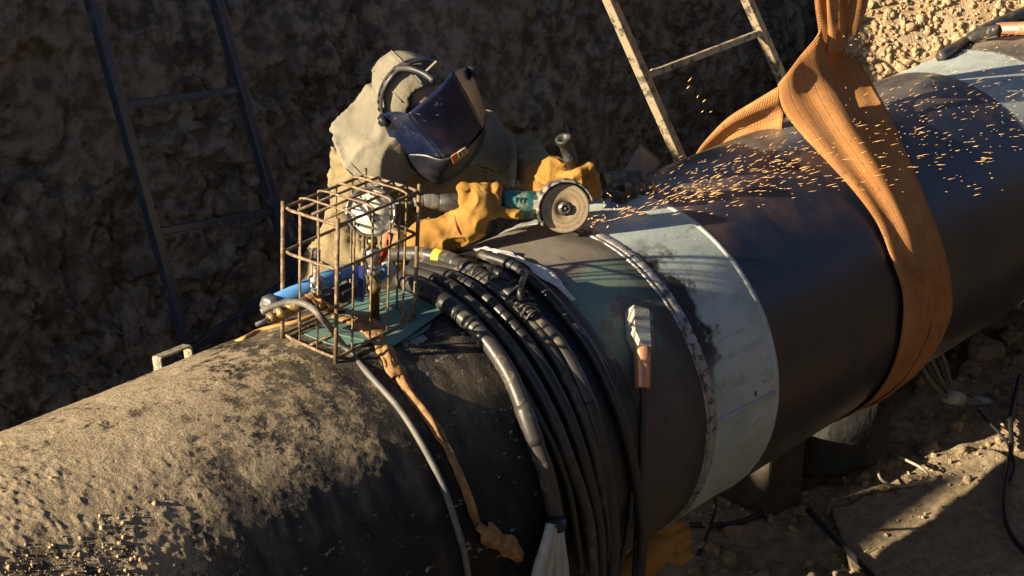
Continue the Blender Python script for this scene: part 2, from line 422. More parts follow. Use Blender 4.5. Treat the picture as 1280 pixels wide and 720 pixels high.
# ================================================================== PIPELINE
def radial(P):
    return np.sqrt(P[..., 1]**2+P[..., 2]**2)
def pipe_grid(x0, x1, nx, rr, nt=160, disp=None, t0=-180, t1=180):
    X = np.linspace(x0, x1, nx); T = np.linspace(t0, t1, nt+1); GX, GT = np.meshgrid(X, T, indexing='ij')
    r = np.full(GX.shape, rr) if disp is None else rr+disp(GX, GT)
    t = np.radians(GT); P = np.stack([GX, -r*np.sin(t), r*np.cos(t)], -1)
    return P, GX, GT
def cq(GX, GT): t = np.radians(GT); return np.stack([GX, -R*np.sin(t), R*np.cos(t)], -1)
def thetas(n):
    """pipe angle in degrees from the top towards the near side, inside a shader"""
    s = n.sep(); return n.math('MULTIPLY', n.math('ARCTAN2', n.math('MULTIPLY', s[1], -1.), s[2]), 57.2958), s[0]
def m_coat():
    n = N('black_bitumen_coat'); th, x = thetas(n)
    d = n.attr('dust')
    f1 = n.noise(34, 9, .68); f2 = n.noise(150, 6, .7); f3 = n.noise(9, 5)
    g = n.math('ADD', d, n.math('ADD', n.math('MULTIPLY', n.math('SUBTRACT', f1, .5), 1.6), n.math('MULTIPLY', n.math('SUBTRACT', f2, .5), 1.5)))
    f = n.ramp(g, .40, .62)
    soil = n.mix(n.ramp(f3, .35, .65), (.35, .275, .18), (.44, .355, .24)); soil = n.mix(n.ramp(f2, .42, .66), soil, (.19, .15, .10))
    bl = n.mix(n.ramp(n.noise(6, 5), .4, .65), (.006, .007, .009), (.020, .020, .021))
    scr = n.noise(60, 3, .6, n.map((.35, 1, 1))); bl = n.mix(n.math('MULTIPLY', n.ramp(scr, .655, .70), .9), bl, (.34, .33, .30))
    smear = n.math('MULTIPLY', n.ramp(n.noise(5.5, 7, .66, n.map((2.2, .8, .8))), .40, .68), n.ramp(d, -.75, .25))
    bl = n.mix(n.math('MULTIPLY', smear, .85), bl, (.17, .138, .095))
    h = n.math('ADD', n.math('MULTIPLY', f, .5), n.math('ADD', n.math('MULTIPLY', f2, .5), n.math('MULTIPLY', f1, .6)))
    return n.done(n.mix(f, bl, soil), n.mixf(f, .45, .97), 0, n.bump(h, 1., .009), .25)
M['coat'] = m_coat()
def m_tape():
    n = N('black_wrap_tape'); a = n.noise(30, 6); b = n.ramp(n.noise(4, 4, .5, n.map((2, 1, 1))), .45, .7)
    c = n.mix(n.math('MULTIPLY', b, .5), (.016, .018, .024), (.06, .056, .05))
    return n.done(c, n.mixf(a, .35, .55), 0, n.bump(n.noise(18, 6), .3, .006), .4)
M['tape'] = m_tape()
def m_primer():
    n = N('grey_brown_primed_steel'); th, x = thetas(n)
    a = n.noise(3.2, 7, .62); b = n.noise(26, 7, .65, n.map((1, .5, .5)))
    c = n.mix(n.ramp(a, .35, .65), (.125, .108, .09), (.22, .19, .155))
    gm = n.math('MULTIPLY', n.ramp(n.math('ADD', n.noise(7, 5, .6), n.math('MULTIPLY', n.math('SUBTRACT', n.noise(30, 3), .5), .12)), .455, .48), n.math('MULTIPLY', n.ramp(th, 14, 24), n.ramp(th, 62, 50)))
    c = n.mix(n.math('MULTIPLY', gm, .85), c, (.16, .25, .205))
    st = n.ramp(b, .60, .72); c = n.mix(n.math('MULTIPLY', st, .5), c, (.045, .04, .036))
    dk = n.ramp(th, 35, 70); c = n.mix(n.math('MULTIPLY', dk, .75), c, (.06, .050, .044))  # lower flank painted darker to deepen its shade
    ch = n.ramp(n.noise(24, 3, .5, n.map((2.6, 1, 1))), .70, .73); c = n.mix(n.math('MULTIPLY', ch, n.ramp(th, 70, 80)), c, (.30, .36, .36))
    soot = n.ramp(n.math('ADD', x, n.math('MULTIPLY', n.noise(11, 5), .12)), 3.62, 3.72); c = n.mix(n.math('MULTIPLY', soot, .7), c, (.035, .03, .028))
    return n.done(c, n.mixf(b, .5, .75), .0, n.bump(n.noise(70, 6), .25, .003), .35)
M['primer'] = m_primer()
def m_pale(name, x0, soot_w):
    n = N(name); th, x = thetas(n)
    a = n.noise(5, 6, .6); b = n.noise(42, 8, .7); s2 = n.noise(16, 5, .6, n.map((.6, 2.4, 2.4)))
    c = n.mix(n.ramp(a, .35, .65), (.36, .43, .41), (.46, .52, .49))
    c = n.mix(n.math('MULTIPLY', n.ramp(s2, .48, .72), .6), c, (.25, .28, .26))
    c = n.mix(n.ramp(b, .635, .69), c, (.09, .09, .083))
    sc = n.ramp(n.noise(60, 4, .6, n.map((.5, 1, 1))), .66, .70); c = n.mix(n.math('MULTIPLY', sc, .6), c, (.62, .66, .64))
    if soot_w:
        e = n.math('SUBTRACT', x, n.math('MULTIPLY', n.math('SUBTRACT', n.noise(9, 6, .65), .38), .42)); c = n.mix(n.math('MULTIPLY', n.ramp(e, x0+soot_w, x0-.01), n.math('MULTIPLY', n.ramp(th, 14, 30), n.ramp(th, 84, 60))), c, (.022, .018, .016))
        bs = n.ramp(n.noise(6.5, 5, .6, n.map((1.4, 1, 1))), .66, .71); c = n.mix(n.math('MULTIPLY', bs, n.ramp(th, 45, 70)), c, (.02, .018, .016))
    du = n.ramp(n.noise(8, 5), .5, .75); c = n.mix(n.math('MULTIPLY', du, .35), c, (.42, .36, .26))
    return n.done(c, n.mixf(b, .45, .7), 0, n.bump(n.noise(55, 6, .65), .3, .003), .35)
M['pale'] = m_pale('pale_green_epoxy_primer', 3.72, .05)
M['pale2'] = m_pale('pale_blue_epoxy_primer', 5.8, 0)
def m_dark(name='dark_blue_black_coat', dusty=.5):
    n = N(name); th, x = thetas(n)
    a = n.noise(4, 6, .6); s = n.noise(22, 7, .6, n.map((1, .15, .15), n.map((1, 1, 1))))
    c = n.mix(n.ramp(a, .35, .65), (.008, .012, .024), (.017, .022, .040))
    # rust bloom where the sparks land
    rs = n.math('MULTIPLY', n.ramp(n.noise(5, 6, .62), .42, .66), n.math('MULTIPLY', n.ramp(th, -12, 10), n.ramp(th, 52, 24)))
    c = n.mix(n.math('MULTIPLY', rs, .6), c, (.13, .070, .042))
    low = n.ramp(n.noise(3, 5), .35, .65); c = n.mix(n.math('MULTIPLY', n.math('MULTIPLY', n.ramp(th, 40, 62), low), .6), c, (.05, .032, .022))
    du = n.math('MULTIPLY', n.ramp(th, 22, -8), n.ramp(n.noise(9, 7, .65, n.map((.5, 1, 1))), .3, .66)); c = n.mix(n.math('MULTIPLY', du, dusty+.25), c, (.20, .175, .135))
    c = n.mix(n.math('MULTIPLY', n.ramp(s, .62, .78), .25), c, (.09, .088, .085))
    c = n.mix(n.ramp(n.noise(80, 5, .6), .70, .74), c, (.22, .20, .17))
    return n.done(c, n.mixf(s, .24, .5), 0, n.bump(n.noise(60, 6, .6), .12, .003), .5)
M['dark'] = m_dark()
def m_grey():
    n = N('dusty_grey_far_pipe'); a = n.noise(5, 7, .65, n.map((.6, 1, 1))); c = n.mix(n.ramp(a, .35, .65), (.10, .09, .075), (.24, .205, .155))
    return n.done(c, .7, 0, n.bump(n.noise(50, 6), .3, .004), .3)
M['farpipe'] = m_grey()
M['bead'] = worn('bare_weld_bead', (.34, .34, .33), (.10, .085, .07), .42, 34, .42, .5)
M['whitetape'] = simple('white_torn_film', (.55, .55, .52), (.72, .71, .66), 30, .6, 0, 60, .6)

M['paleseam'] = simple('matte_pale_seam', (.34, .40, .38), (.42, .47, .44), 20, .9, 0, 60, .3, spec=.1)
pipe = thing('pipeline', 'large black and pale green welded steel pipe lying along the trench', 'pipe', (3.6, 0, -R))
def dust_field(GX, GT):
    q = cq(GX, GT); n1 = fbm(q*2.3, 5, 201); n2 = fbm(q*6.5+3, 5, 202)
    d = .86-1.0*sstep(38, 92, GT+22*n1+18*sstep(1.9, 2.9, GX)) - .28*(1-sstep(-75, -40, GT))
    near = sstep(2.05, 2.5, GX+.25*n1+.004*(GT-10))                     # walked and scraped round the cage
    d = d-near*(.36+.5*n2+.3*sstep(2.75, 3.05, GX))
    d = d+.35*np.exp(-((GX-2.45)/.28)**2-((GT-45)/16)**2)*(n2 > -.2)
    d = d+.22*np.exp(-((GX-2.87)/.08)**2-((GT-36)/12)**2)
    stk = fbm(np.stack([GX*17, GT*.030, GX*0], -1), 4, 209)
    return d-.10+.36*n2+.26*fbm(q*17, 4, 205)+.30*stk*sstep(10, 50, GT)+.12*fbm(q*45, 3, 210)
def coat_disp(GX, GT):
    q = cq(GX, GT); d = np.clip(dust_field(GX, GT), 0, 1)
    rough = .25+.75*sstep(2.35, 1.3, GX+.5*fbm(q*2.5, 3, 207)-.004*GT)
    return (.004*fbm(q*9, 5, 203)+(.0050*np.clip(fbm(q*34, 3, 204)+.06, 0, 1)+.0075*np.clip(fbm(q*70, 2, 208)+.02, 0, 1))*rough+.003)*d
P, GX, GT = pipe_grid(.75, 3.372, 760, R+.004, 420, coat_disp, -95, 130)
o = obj('coated_section', *grid(P), M['coat'], pipe); attr(o, 'dust', dust_field(GX, GT))
P, GX, GT = pipe_grid(.75, 3.372, 40, R+.0035, 40, None, 130, 265); o = obj('coated_section', *grid(P), M['coat'], pipe); attr(o, 'dust', GX*0-.6)
P, GX, GT = pipe_grid(-40, .75, 30, R+.004, 64); o = obj('coated_section', *grid(P), M['coat'], pipe); attr(o, 'dust', np.clip(1.05-1.1*sstep(30, 85, np.abs(GT)), -.6, 1))
# black tape wrap with a torn white film along its edge
def tape_disp(GX, GT): q = cq(GX, GT); return .0015*fbm(q*14, 3, 211)
X0 = lambda T: 3.205+.01*np.sin(np.radians(T)*3)
T = np.linspace(-180, 180, 241); S = np.linspace(0, 1, 9)
P = []
for t in T:
    e = .008*vnoise(A(t*.11, 3, 1)); xa, xb = X0(t), 3.378+e
    P.append([cyl(xa+(xb-xa)*s, t, R+.0095-(.005 if s in (0, 1) else 0)+.001*vnoise(A(t*.07, s*3, 0))) for s in S])
obj('tape_wrap', *grid(np.array(P)), M['tape'], pipe)
T = np.linspace(-40, 29, 90); P = []
for t in T:
    wdt = .010+.022*(.5+.5*vnoise(A(t*.3, 1, 1)))*sstep(29, 14, t)*1.5; c = 3.382+.004*vnoise(A(t*.2, 9, 1))
    P.append([cyl(c-.004-.6*wdt+1.5*wdt*s, t, R+.0125+.003*vnoise(A(t*.5, s*4, 5))) for s in np.linspace(0, 1, 6)])
o = obj('torn_film', *grid(np.array(P)), M['whitetape'], pipe); solid(o, .0015)
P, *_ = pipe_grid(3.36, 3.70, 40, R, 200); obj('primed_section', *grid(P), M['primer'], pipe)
def bead(name, x0, wd, hgt, m, n=420):
    T = np.linspace(-180, 180, n+1)[:-1]; S = np.linspace(-1, 1, 9); P = []
    for k, t in enumerate(T):
        cx = x0+.004*vnoise(A(t*.05, 2, 7))
        rip = .85+.10*math.sin(t*4.1)+.22*vnoise(A(t*.55, 5, 3))
        P.append([cyl(cx+wd*.5*s*(1+.12*vnoise(A(t*.3, s, 2))), t, R+.0005+hgt*max(0, 1-s*s)**.7*rip-(.004 if abs(s) > .99 else 0)) for s in S])
    return obj(name, *grid(np.array(P), closeu=True), m, pipe)
bead('weld_seam', 3.700, .034, .0075, M['bead'])
o = bead('weld_cap', 3.676, .014, .004, M['bead'], 360)
P, *_ = pipe_grid(3.70, 4.022, 40, R+.0015, 220); obj('primer_band', *grid(P), M['pale'], pipe)
# raised lip and long seam on the pale band
def lip(x0, wd, h, m, name):
    T = np.linspace(-180, 180, 241)[:-1]; prof = [(-1, -.003), (-.8, .7), (0, 1), (.8, .8), (1, -.6)]
    P = np.array([[cyl(x0+wd*.5*s, t, R+.001+h*q*(1+.15*vnoise(A(t*.2, s, 1)))) for s, q in prof] for t in T]); return obj(name, *grid(P, closeu=True), m, pipe)
lip(4.020, .020, .0045, M['pale'], 'band_lip')
a1, a2 = onp(895, 528, .003), onp(968, 491, .003)
obj('long_seam', *tube(np.array([onp(895+73*t, 528-37*t, .0015) for t in np.linspace(0, 1, 14)]), .0075, 10), M['paleseam'], pipe)
P, *_ = pipe_grid(4.022, 5.795, 120, R+.004, 200); obj('dark_section', *grid(P), M['dark'], pipe)
P, *_ = pipe_grid(5.795, 6.20, 30, R+.0015, 160); obj('primer_band', *grid(P), M['pale2'], pipe)
bead('weld_seam', 6.205, .03, .007, M['bead'], 300)
P, *_ = pipe_grid(6.205, 40, 60, R, 96); obj('far_section', *grid(P), M['farpipe'], pipe)

M['crumb'] = simple('dry_soil_crumbs', (.36, .265, .15), (.46, .345, .205), 60, .95, 0, 200, .5)
# soil crumbs lying on the near pipe
n = 20000; cx = RNG.uniform(.75, 2.55, n); ct = RNG.uniform(-58, 62, n)
dens = sstep(.0, .35, fbm(np.stack([cx*5, ct*.09, cx*0], -1), 4, 301)*.8+1.0*sstep(2.6, 1.0, cx)*(.3+.7*sstep(0, 40, ct))-.42)*.75
k = RNG.random(n) < dens; cx, ct = cx[k], ct[k]; cr = .0006+.0060*RNG.random(len(cx))**9+.0016*RNG.random(len(cx))
clods('soil_crumbs', np.array([cyl(a, b, R+.0075+c*.15) for a, b, c in zip(cx, ct, cr)]), cr, M['crumb'], 9, lump_lib(12, 2))

# ================================================================== LADDERS
def near_on(P0, P1, px, py):
    best = None
    for t in np.linspace(-.2, 1.2, 561):
        q = P0+(P1-P0)*t-CAM; d = q@VIEW; x = 640+FPX*(q@RIGHT)/d; y = 360-FPX*(q@UP)/d
        e = (x-px)**2+(y-py)**2
        if best is None or e < best[0]: best = (e, t)
    return P0+(P1-P0)*best[1]
M['ladderblue'] = worn('dark_blue_painted_steel', (.030, .044, .072), (.14, .13, .11), .12, 26, .32)
M['ladderdust'] = worn('soil_caked_grey_steel', (.085, .08, .07), (.36, .29, .19), .75, 24, .7)
def ladder(name, label, m, rails, rungs, wd, dp, up, down, group):
    """rails: two (top, bottom) pairs of points; rungs: pixel pairs"""
    (a0, a1), (b0, b1) = rails
    dirx = nrm((b0+b1-a0-a1)); dl = nrm(a1-a0); out = nrm(np.cross(dirx, dl))
    t = thing(name, label, 'ladder', (a1+b1)/2-A(0, 0, .6), group)
    for p, q in rails:
        d = nrm(q-p); o = obj('rail', *beam(p-d*up, q+d*down, dirx*wd, out*dp), m, t, smooth=False); bevel(o, .004)
    for l, r in rungs:
        p, q = near_on(a0, a1, *l), near_on(b0, b1, *r); d = nrm(q-p)
        o = obj('rung', *beam(p+d*wd*.5, q-d*wd*.5, dl*.028, out*.028), m, t, smooth=False); bevel(o, .003)
    return t
ladder('metal_ladder', 'dark blue painted steel ladder leaning on the shaded soil wall', M['ladderblue'],
       [(pt(113, 0, 1.80), pt(234, 437, 1.50)), (pt(270, 0, 1.72), pt(352, 290, 1.52))],
       [((157, 130), (300, 112)), ((202, 288), (345, 264)), ((95, -60), (255, -85)), ((236, 440), (385, 415))], .032, .05, .55, .55, 'steel ladders down into the trench')
ladder('metal_ladder', 'soil caked grey steel ladder lit by the sun beside the orange sling', M['ladderdust'],
       [(pt(762, 0, 1.02), pt(852, 203, .86)), (pt(934, 0, 1.02), pt(976, 95, .95))],
       [((818, 90), (945, 43)), ((775, -40), (905, -85)), ((868, 242), (1005, 190))], .042, .04, .6, .9, 'steel ladders down into the trench')

# ================================================================== LIFTING SLING
def m_web():
    n = N('orange_webbing'); n.uv = n.add('ShaderNodeUVMap').outputs[0]; u = n.sep(n.uv)
    rib = n.math('SINE', n.math('MULTIPLY', u[1], 900.)); st = n.math('SINE', n.math('ADD', n.math('MULTIPLY', u[0], 40.), n.math('MULTIPLY', n.noise(7, 2), 2.)))
    grime = n.ramp(n.noise(9, 7, .62), .45, .72); blot = n.ramp(n.noise(26, 6, .6), .62, .72)
    c = n.mix(n.ramp(n.noise(5, 5), .3, .7), (.43, .195, .066), (.54, .265, .10)); c = n.mix(n.math('MULTIPLY', grime, .6), c, (.26, .145, .075))
    line = n.ramp(st, .93, .99); c = n.mix(n.math('MULTIPLY', n.math('MULTIPLY', line, n.ramp(n.noise(60, 3), .35, .6)), .5), c, (.20, .075, .02)); c = n.mix(n.math('MULTIPLY', blot, .45), c, (.10, .055, .03))
    c = n.mix(n.math('MULTIPLY', n.ramp(rib, -.2, -1.), .14), c, (.25, .10, .03)); h = n.math('ADD', n.math('MULTIPLY', rib, .6), n.math('ADD', n.math('MULTIPLY', line, -1.2), n.math('MULTIPLY', n.noise(260, 3), .9)))
    return n.done(c, .9, 0, n.bump(h, .6, .003), .15)
M['web'] = m_web()
def ribbon(name, rows, m, parent, nu=20, nv=8, pleat=None, th=.006, wid=None):
    """rows of (left, right); smooth along, with real thickness and pleats across"""
    Lp = smooth_path([r[0] for r in rows], nv); Rp = smooth_path([r[1] for r in rows], nv)
    U = np.linspace(0, 1, nu); P = Lp[:, None]*(1-U)[None, :, None]+Rp[:, None]*U[None, :, None]
    T = np.gradient(P, axis=0); W = np.gradient(P, axis=1); Nn = np.cross(T, W); Nn /= np.linalg.norm(Nn, axis=2)[..., None]+1e-9
    V = np.linspace(0, 1, len(Lp))
    if pleat is not None: P = P+Nn*pleat(V[:, None], U[None, :])[..., None]
    P = P+Nn*(.002*fbm(P*14, 3, 400))[..., None]
    o = obj(name, *grid(P), m, parent)
    ln = np.concatenate([[0], np.cumsum(np.linalg.norm(np.diff((Lp+Rp)/2, axis=0), axis=1))])
    uvset(o, np.stack(np.broadcast_arrays(U[None, :], ln[:, None]), -1).reshape(-1, 2)); solid(o, th); return o
sling = thing('lifting_sling', 'wide orange webbing sling choked around the pipe and hanging from above', 'sling', (4.9, .1, -R-.02))
def pr(px, py, Y=None, lift=None): return pt(px, py, Y) if lift is None else onp(px, py, lift)
rA = [(pt(972, 106, .06), pt(1026, 36, .07)), (pt(979, 137, .0), pt(1040, 100, .0)), (onp(1003, 170, .09), onp(1066, 152, .12)),
      (onp(1033, 202, .05), onp(1100, 206, .092)), (onp(1068, 241, .028), onp(1124, 249, .066)), (onp(1096, 280, .018), onp(1142, 290, .042)), (onp(1114, 325, .013), onp(1155, 335, .02))]
for d in range(76, 250, 10): rA.append((cyl(4.728+.01*math.sin(d*.05), d, R+.012), cyl(4.955-.0006*(d-76)*.5, d, R+.015)))
ribbon('front_band', rA, M['web'], sling, 26, 6, lambda v, u: .006*np.sin(u*9.4+v*3)*sstep(.75, .2, v)+.010*np.sin(u*3.1416)*sstep(.5, .1, v))
rB = [(pt(1028, 52, .05), pt(1068, 64, .075)), (pt(1036, 104, .05), onp(1095, 112, .07)), (onp(1058, 155, .065), onp(1116, 152, .045)),
      (onp(1092, 206, .046), onp(1134, 194, .036)), (onp(1114, 249, .034), onp(1153, 238, .030)), (onp(1132, 288, .024), onp(1170, 282, .024)), (onp(1150, 335, .024), onp(1186, 337, .020))]
for d in range(94, 250, 10): rB.append((cyl(4.90-.0004*(d-80), d, R+.024), cyl(5.05-.0002*(d-80), d, R+.017)))
ribbon('folded_band', rB, M['web'], sling, 16, 6, lambda v, u: -.018*np.sin(u*3.1416)*sstep(.22, .04, v)+.003*np.sin(u*12))
rC = [(pt(975, 107, .07), pt(980, 168, .10)), (pt(940, 128, .17), pt(950, 172, .21)), (pt(905, 151, .29), pt(915, 180, .31)), (pt(872, 189, .41), pt(882, 202, .42)),
      (cyl(4.86, -62, R+.012), cyl(4.70, -60, R+.012)), (cyl(4.98, -90, R+.012), cyl(4.73, -90, R+.012)), (cyl(5.0, -108, R+.012), cyl(4.73, -108, R+.012))]
ribbon('rear_band', rC, M['web'], sling, 14, 8, lambda v, u: .010*np.sin(u*9.)*sstep(.7, .2, v))
for k, (x0, x1, ww, yy) in enumerate(((1031, 1026, 15, .10), (1042, 1040, 15, .05), (1052, 1055, 16, .10), (1060, 1071, 15, .13))):
    rows = [(pt(x0-ww*.5, 72-6*k % 12, yy-.01), pt(x0+ww*.5, 66, yy+.03)), (pt(x0-ww*.42, 40, yy), pt(x0+ww*.42, 44, yy+.02)), (pt(x1-ww*.5, 0, yy), pt(x1+ww*.6, 0, yy+.02)),
            (pt(x1-ww*.55+(x1-x0)*1.2, -90, yy), pt(x1+ww*.7+(x1-x0)*1.2, -90, yy+.02)), (pt(x1-ww*.6+(x1-x0)*3, -500, yy), pt(x1+ww*.7+(x1-x0)*3, -500, yy))]
    ribbon('hanging_strand', rows, M['web'], sling, 10, 8, lambda v, u: -.034*np.sin(u*3.1416)**1.5+.004*np.sin(u*16+k+v*6))
# frayed knot at the choke
fr = [];
for k in range(70):
    p = pt(1061+RNG.normal()*5, 56+RNG.normal()*5, .03); d = nrm(RNG.normal(size=3)); d2 = nrm(RNG.normal(size=3))
    fr.append(tube(smooth_path([p, p+d*.012, p+d*.02+d2*.012], 3), .0016, 4))
M['fray'] = simple('pale_frayed_fibre', (.50, .42, .28), (.62, .53, .38), 60, .9)
obj('frayed_end', *join(*fr, ball(pt(1061, 57, .045), .022, 3, .5, 2)), M['fray'], sling, kind='stuff')

# ================================================================== CABLES OVER THE PIPE
def m_rubber(name, c1=(.012, .013, .015), c2=(.032, .031, .030), dust=.3):
    n = N(name); a = n.noise(14, 6, .6); f = n.ramp(n.noise(22, 8, .66), .68-.2*dust, .80-.2*dust)
    c = n.mix(a, c1, c2); c = n.mix(n.math('MULTIPLY', f, .7), c, (.19, .155, .105))
    return n.done(c, n.mixf(f, .42, .85), 0, n.bump(n.noise(60, 5), .25, .002), .5)
M['rub'] = m_rubber('black_cable_rubber'); M['rub2'] = m_rubber('worn_cable_rubber', (.022, .022, .022), (.06, .056, .05), .75)
M['silver_tape'] = simple('pale_grey_wrap', (.36, .36, .34), (.46, .46, .43), 25, .6, 0, 70, .5)
M['yellow'] = simple('yellow_tape', (.66, .50, .03), (.75, .58, .06), 40, .5)
GC = 'cables slung over the pipe'
def px_path(pts, lift, n=8): return smooth_path([onpx(x, y, lift) for x, y in pts], n)
def cable(label, pts, r, m=None, extra=None, group=GC, name='welding_cable', cat='cable', lift=None, n=8, pre=None):
    P = px_path(pts, (r+.006 if lift is None else lift), n)
    if pre is not None: P = np.concatenate([smooth_path(list(pre)+[P[0]], 6)[:-1], P])
    sd_ = int(r*1e5)+int(pts[0][0]); ends = np.clip(np.minimum(np.arange(len(P)), 12)/12., 0, 1)[:, None]
    P = P+ends*.0035*np.stack([fbm(P*7+sd_, 2, 701), fbm(P*7+sd_, 2, 702)*.3, fbm(P*7+sd_, 2, 703)*.3], 1)
    V, F = tube(P, r*(1+.05*fbm(P*20, 3, sd_)), 12)
    o = tag(obj(name, V, F, m or M['rub'], loc=P[0]), label, cat, group)
    for nm, i0, i1, k, mm in (extra or []):
        a = P[int(i0*(len(P)-1)):int(i1*(len(P)-1))+1]
        if len(a) > 1:
            prof = np.full(len(a), r*k)
            obj(nm, *tube(a, prof, 14), mm, o)
    return o
cable('thickest worn black cable at the left of the bundle with a pale wrapped end', [(498, 350), (522, 358), (545, 371), (575, 394), (607, 425), (640, 475), (665, 540), (685, 600), (695, 655), (697, 690)], .0225, M['rub2'],
      [('sleeve', .26, .34, 1.12, M['rub']), ('sleeve', .18, .225, 1.12, M['rub']), ('sleeve', .385, .40, 1.18, M['rub']), ('sleeve', .62, .70, 1.10, M['rub2'])])
cable('thin black cable beside the thickest one, lying between it and the bundle', [(505, 340), (540, 356), (575, 380), (597, 402), (625, 440), (655, 490), (688, 552), (712, 620), (728, 720)], .0105)
cable('black cable third from the left of the bundle', [(510, 338), (560, 357), (603, 391), (645, 441), (685, 510), (712, 575), (735, 650), (742, 725)], .0165, M['rub2'], [('sleeve', .12, .2, 1.2, M['rub'])])
cable('black cable in the middle of the bundle, fourth from the left', [(515, 333), (575, 350), (622, 386), (668, 441), (706, 510), (731, 580), (749, 660), (752, 725)], .0175)
cable('black cable in the middle of the bundle, fifth from the left', [(522, 328), (590, 345), (642, 384), (690, 441), (725, 510), (746, 580), (760, 660), (762, 725)], .0165, M['rub2'])
cable('brownish worn cable with a yellow ring and a bare stretch over the pipe flank', [(556, 323), (580, 333), (610, 350), (640, 370), (668, 398), (700, 432), (729, 488), (748, 545), (760, 610), (766, 680), (764, 725)], .021, M['rub2'],
      [('yellow_ring', .215, .232, 1.1, M['yellow']), ('sleeve', .232, .29, 1.18, M['rub2']), ('sleeve', .315, .33, 1.2, M['rub']), ('sleeve', .35, .365, 1.2, M['rub']), ('sleeve', .40, .51, 1.15, M['rub']), ('sleeve', .72, 1.0, 1.06, M['rub'])],
      pre=[pt(415, 372, .60), pt(440, 340, .46), pt(478, 321, .32), pt(518, 317, .20)])
cable('smooth black cable at the right of the bundle beside the tape wrap', [(600, 318), (640, 332), (682, 366), (715, 405), (746, 452), (774, 516), (793, 590), (801, 660), (799, 725)], .0165)
cable('slim black cord running along the right edge of the bundle', [(618, 322), (655, 340), (690, 368), (722, 405), (755, 455), (778, 510), (790, 560), (788, 640), (772, 725)], .008)
# twisted tie holding two cables
t = thing('cable_tie_bundle', 'knotted dark tape and wire tie gripping the cables near the white torn film', 'cable tie', onp(652, 372, .03))
for k in range(7):
    a = k/6; c = onp(640+26*a, 362+38*a, .035); u = nrm(onp(668, 398, .03)-onp(640, 362, .03)); v = nrm(np.cross(u, nrm(A(0, c[1], c[2])))); w2 = np.cross(u, v)
    ring = [c+(v*math.cos(b)+w2*math.sin(b))*(.026+.004*math.sin(b*3+k))+u*.004*math.sin(b+k) for b in np.linspace(0, 6.1, 16)]
    obj('wire_turn', *tube(smooth_path(ring, 3), .0042+.001*(k % 2), 6), M['rub2'] if k % 3 else M['rub'], t)
obj('tie_tail', *tube(smooth_path([onp(652, 378, .05), onp(650, 362, .075), onp(655, 344, .06), onp(648, 338, .05)], 6), .009, 8), M['rub'], t)
obj('tie_tail', *tube(smooth_path([onp(636, 352, .04), onp(622, 341, .055), onp(606, 333, .03)], 6), .010, 8), M['rub'], t)
# pale wrapped end hanging from the thickest cable
t = thing('cloth_wrap', 'pale grey cloth wrapped round the hanging end of the thickest cable', 'cloth', pt(692, 735, -.55), None)
for k, (dx, dw) in enumerate(((-9, 7), (-3, 8), (4, 8), (10, 6))):
    P = smooth_path([pt(693+dx*.5, 655, -.565), pt(691+dx*.9, 680, -.575), pt(688+dx*1.5, 710, -.57), pt(685+dx*1.9, 745, -.565)], 6)
    obj('fold', *tube(P, np.linspace(.013, .020, len(P)), 10), M['silver_tape'], t)
obj('binding', *tube(np.array([pt(694, 650, -.56), pt(694, 660, -.56)]), .028, 14), M['rub'], t)

# grey air hose and brown strap
M['hose'] = simple('grey_rubber_hose', (.105, .10, .09), (.17, .16, .14), 30, .55, 0, 90, .2)
Ph = [pt(327, 390, .02), pt(342, 383, .0), pt(362, 378, -.03), pt(383, 381, -.07), pt(402, 397, -.125)]+[onpx(x, y, .010) for x, y in ((430, 433), (463, 470), (500, 512), (530, 560), (553, 606), (570, 655), (580, 690), (586, 725))]
tag(obj('air_hose', *tube(smooth_path(Ph, 8), .0085, 10), M['hose'], loc=Ph[4]), 'thin grey hose curving from the valve over the dusty pipe', 'hose', None)
M['strap'] = simple('brown_leather_strap', (.20, .105, .04), (.38, .215, .085), 40, .8, 0, 90, .5)
st = thing('brown_strap', 'crumpled brown strap lying over the pipe with a knotted torn end', 'strap', onp(500, 470))
def flat(pts, wd, lift, name, par, m, n=8, wob=.85, th=.004):
    C_ = smooth_path([onpx(x, y, lift) for x, y in pts], n); T = np.gradient(C_, axis=0); T /= np.linalg.norm(T, axis=1)[:, None]
    rad = np.stack([C_[:, 0]*0, C_[:, 1], C_[:, 2]], 1); rad /= np.linalg.norm(rad, axis=1)[:, None]; S_ = np.cross(T, rad)
    wv = np.interp(np.linspace(0, 1, len(C_)), np.linspace(0, 1, len(wd)), wd)*(1+.45*fbm(C_*22, 3, 410))
    P = np.stack([C_+S_*(wv*s)[:, None]+rad*(.006*np.cos(s*4)+wob*.012*fbm(C_*18+s*3, 3, 411))[:, None] for s in np.linspace(-.5, .5, 8)], 1)
    o = obj(name, *grid(P), m, par); solid(o, th); return o
flat([(392, 372), (420, 388), (450, 398), (470, 418), (486, 445), (500, 470)], (.05, .055, .05, .045), .012, 'strap_band', st, M['strap'])
flat([(415, 398), (455, 408), (476, 430), (492, 452), (512, 490), (540, 528), (566, 575), (585, 620), (597, 655)], (.035, .04, .030, .026, .024, .024), .010, 'strap_band', st, M['strap'])
kn = []
for k in range(4):
    p = onp(598+5*k, 658+4*k, .015); q = onp(606+4*k, 676+2*k, .018); kn.append(tube(smooth_path([p, (p+q)/2+A(-.004, -.016, .012), q], 5), .012, 8))
obj('knot', *join(*kn), M['strap'], st)
flat([(606, 664), (624, 676), (640, 686), (652, 698)], (.05, .048, .055, .035), .012, 'torn_end', st, M['strap'], wob=.8)

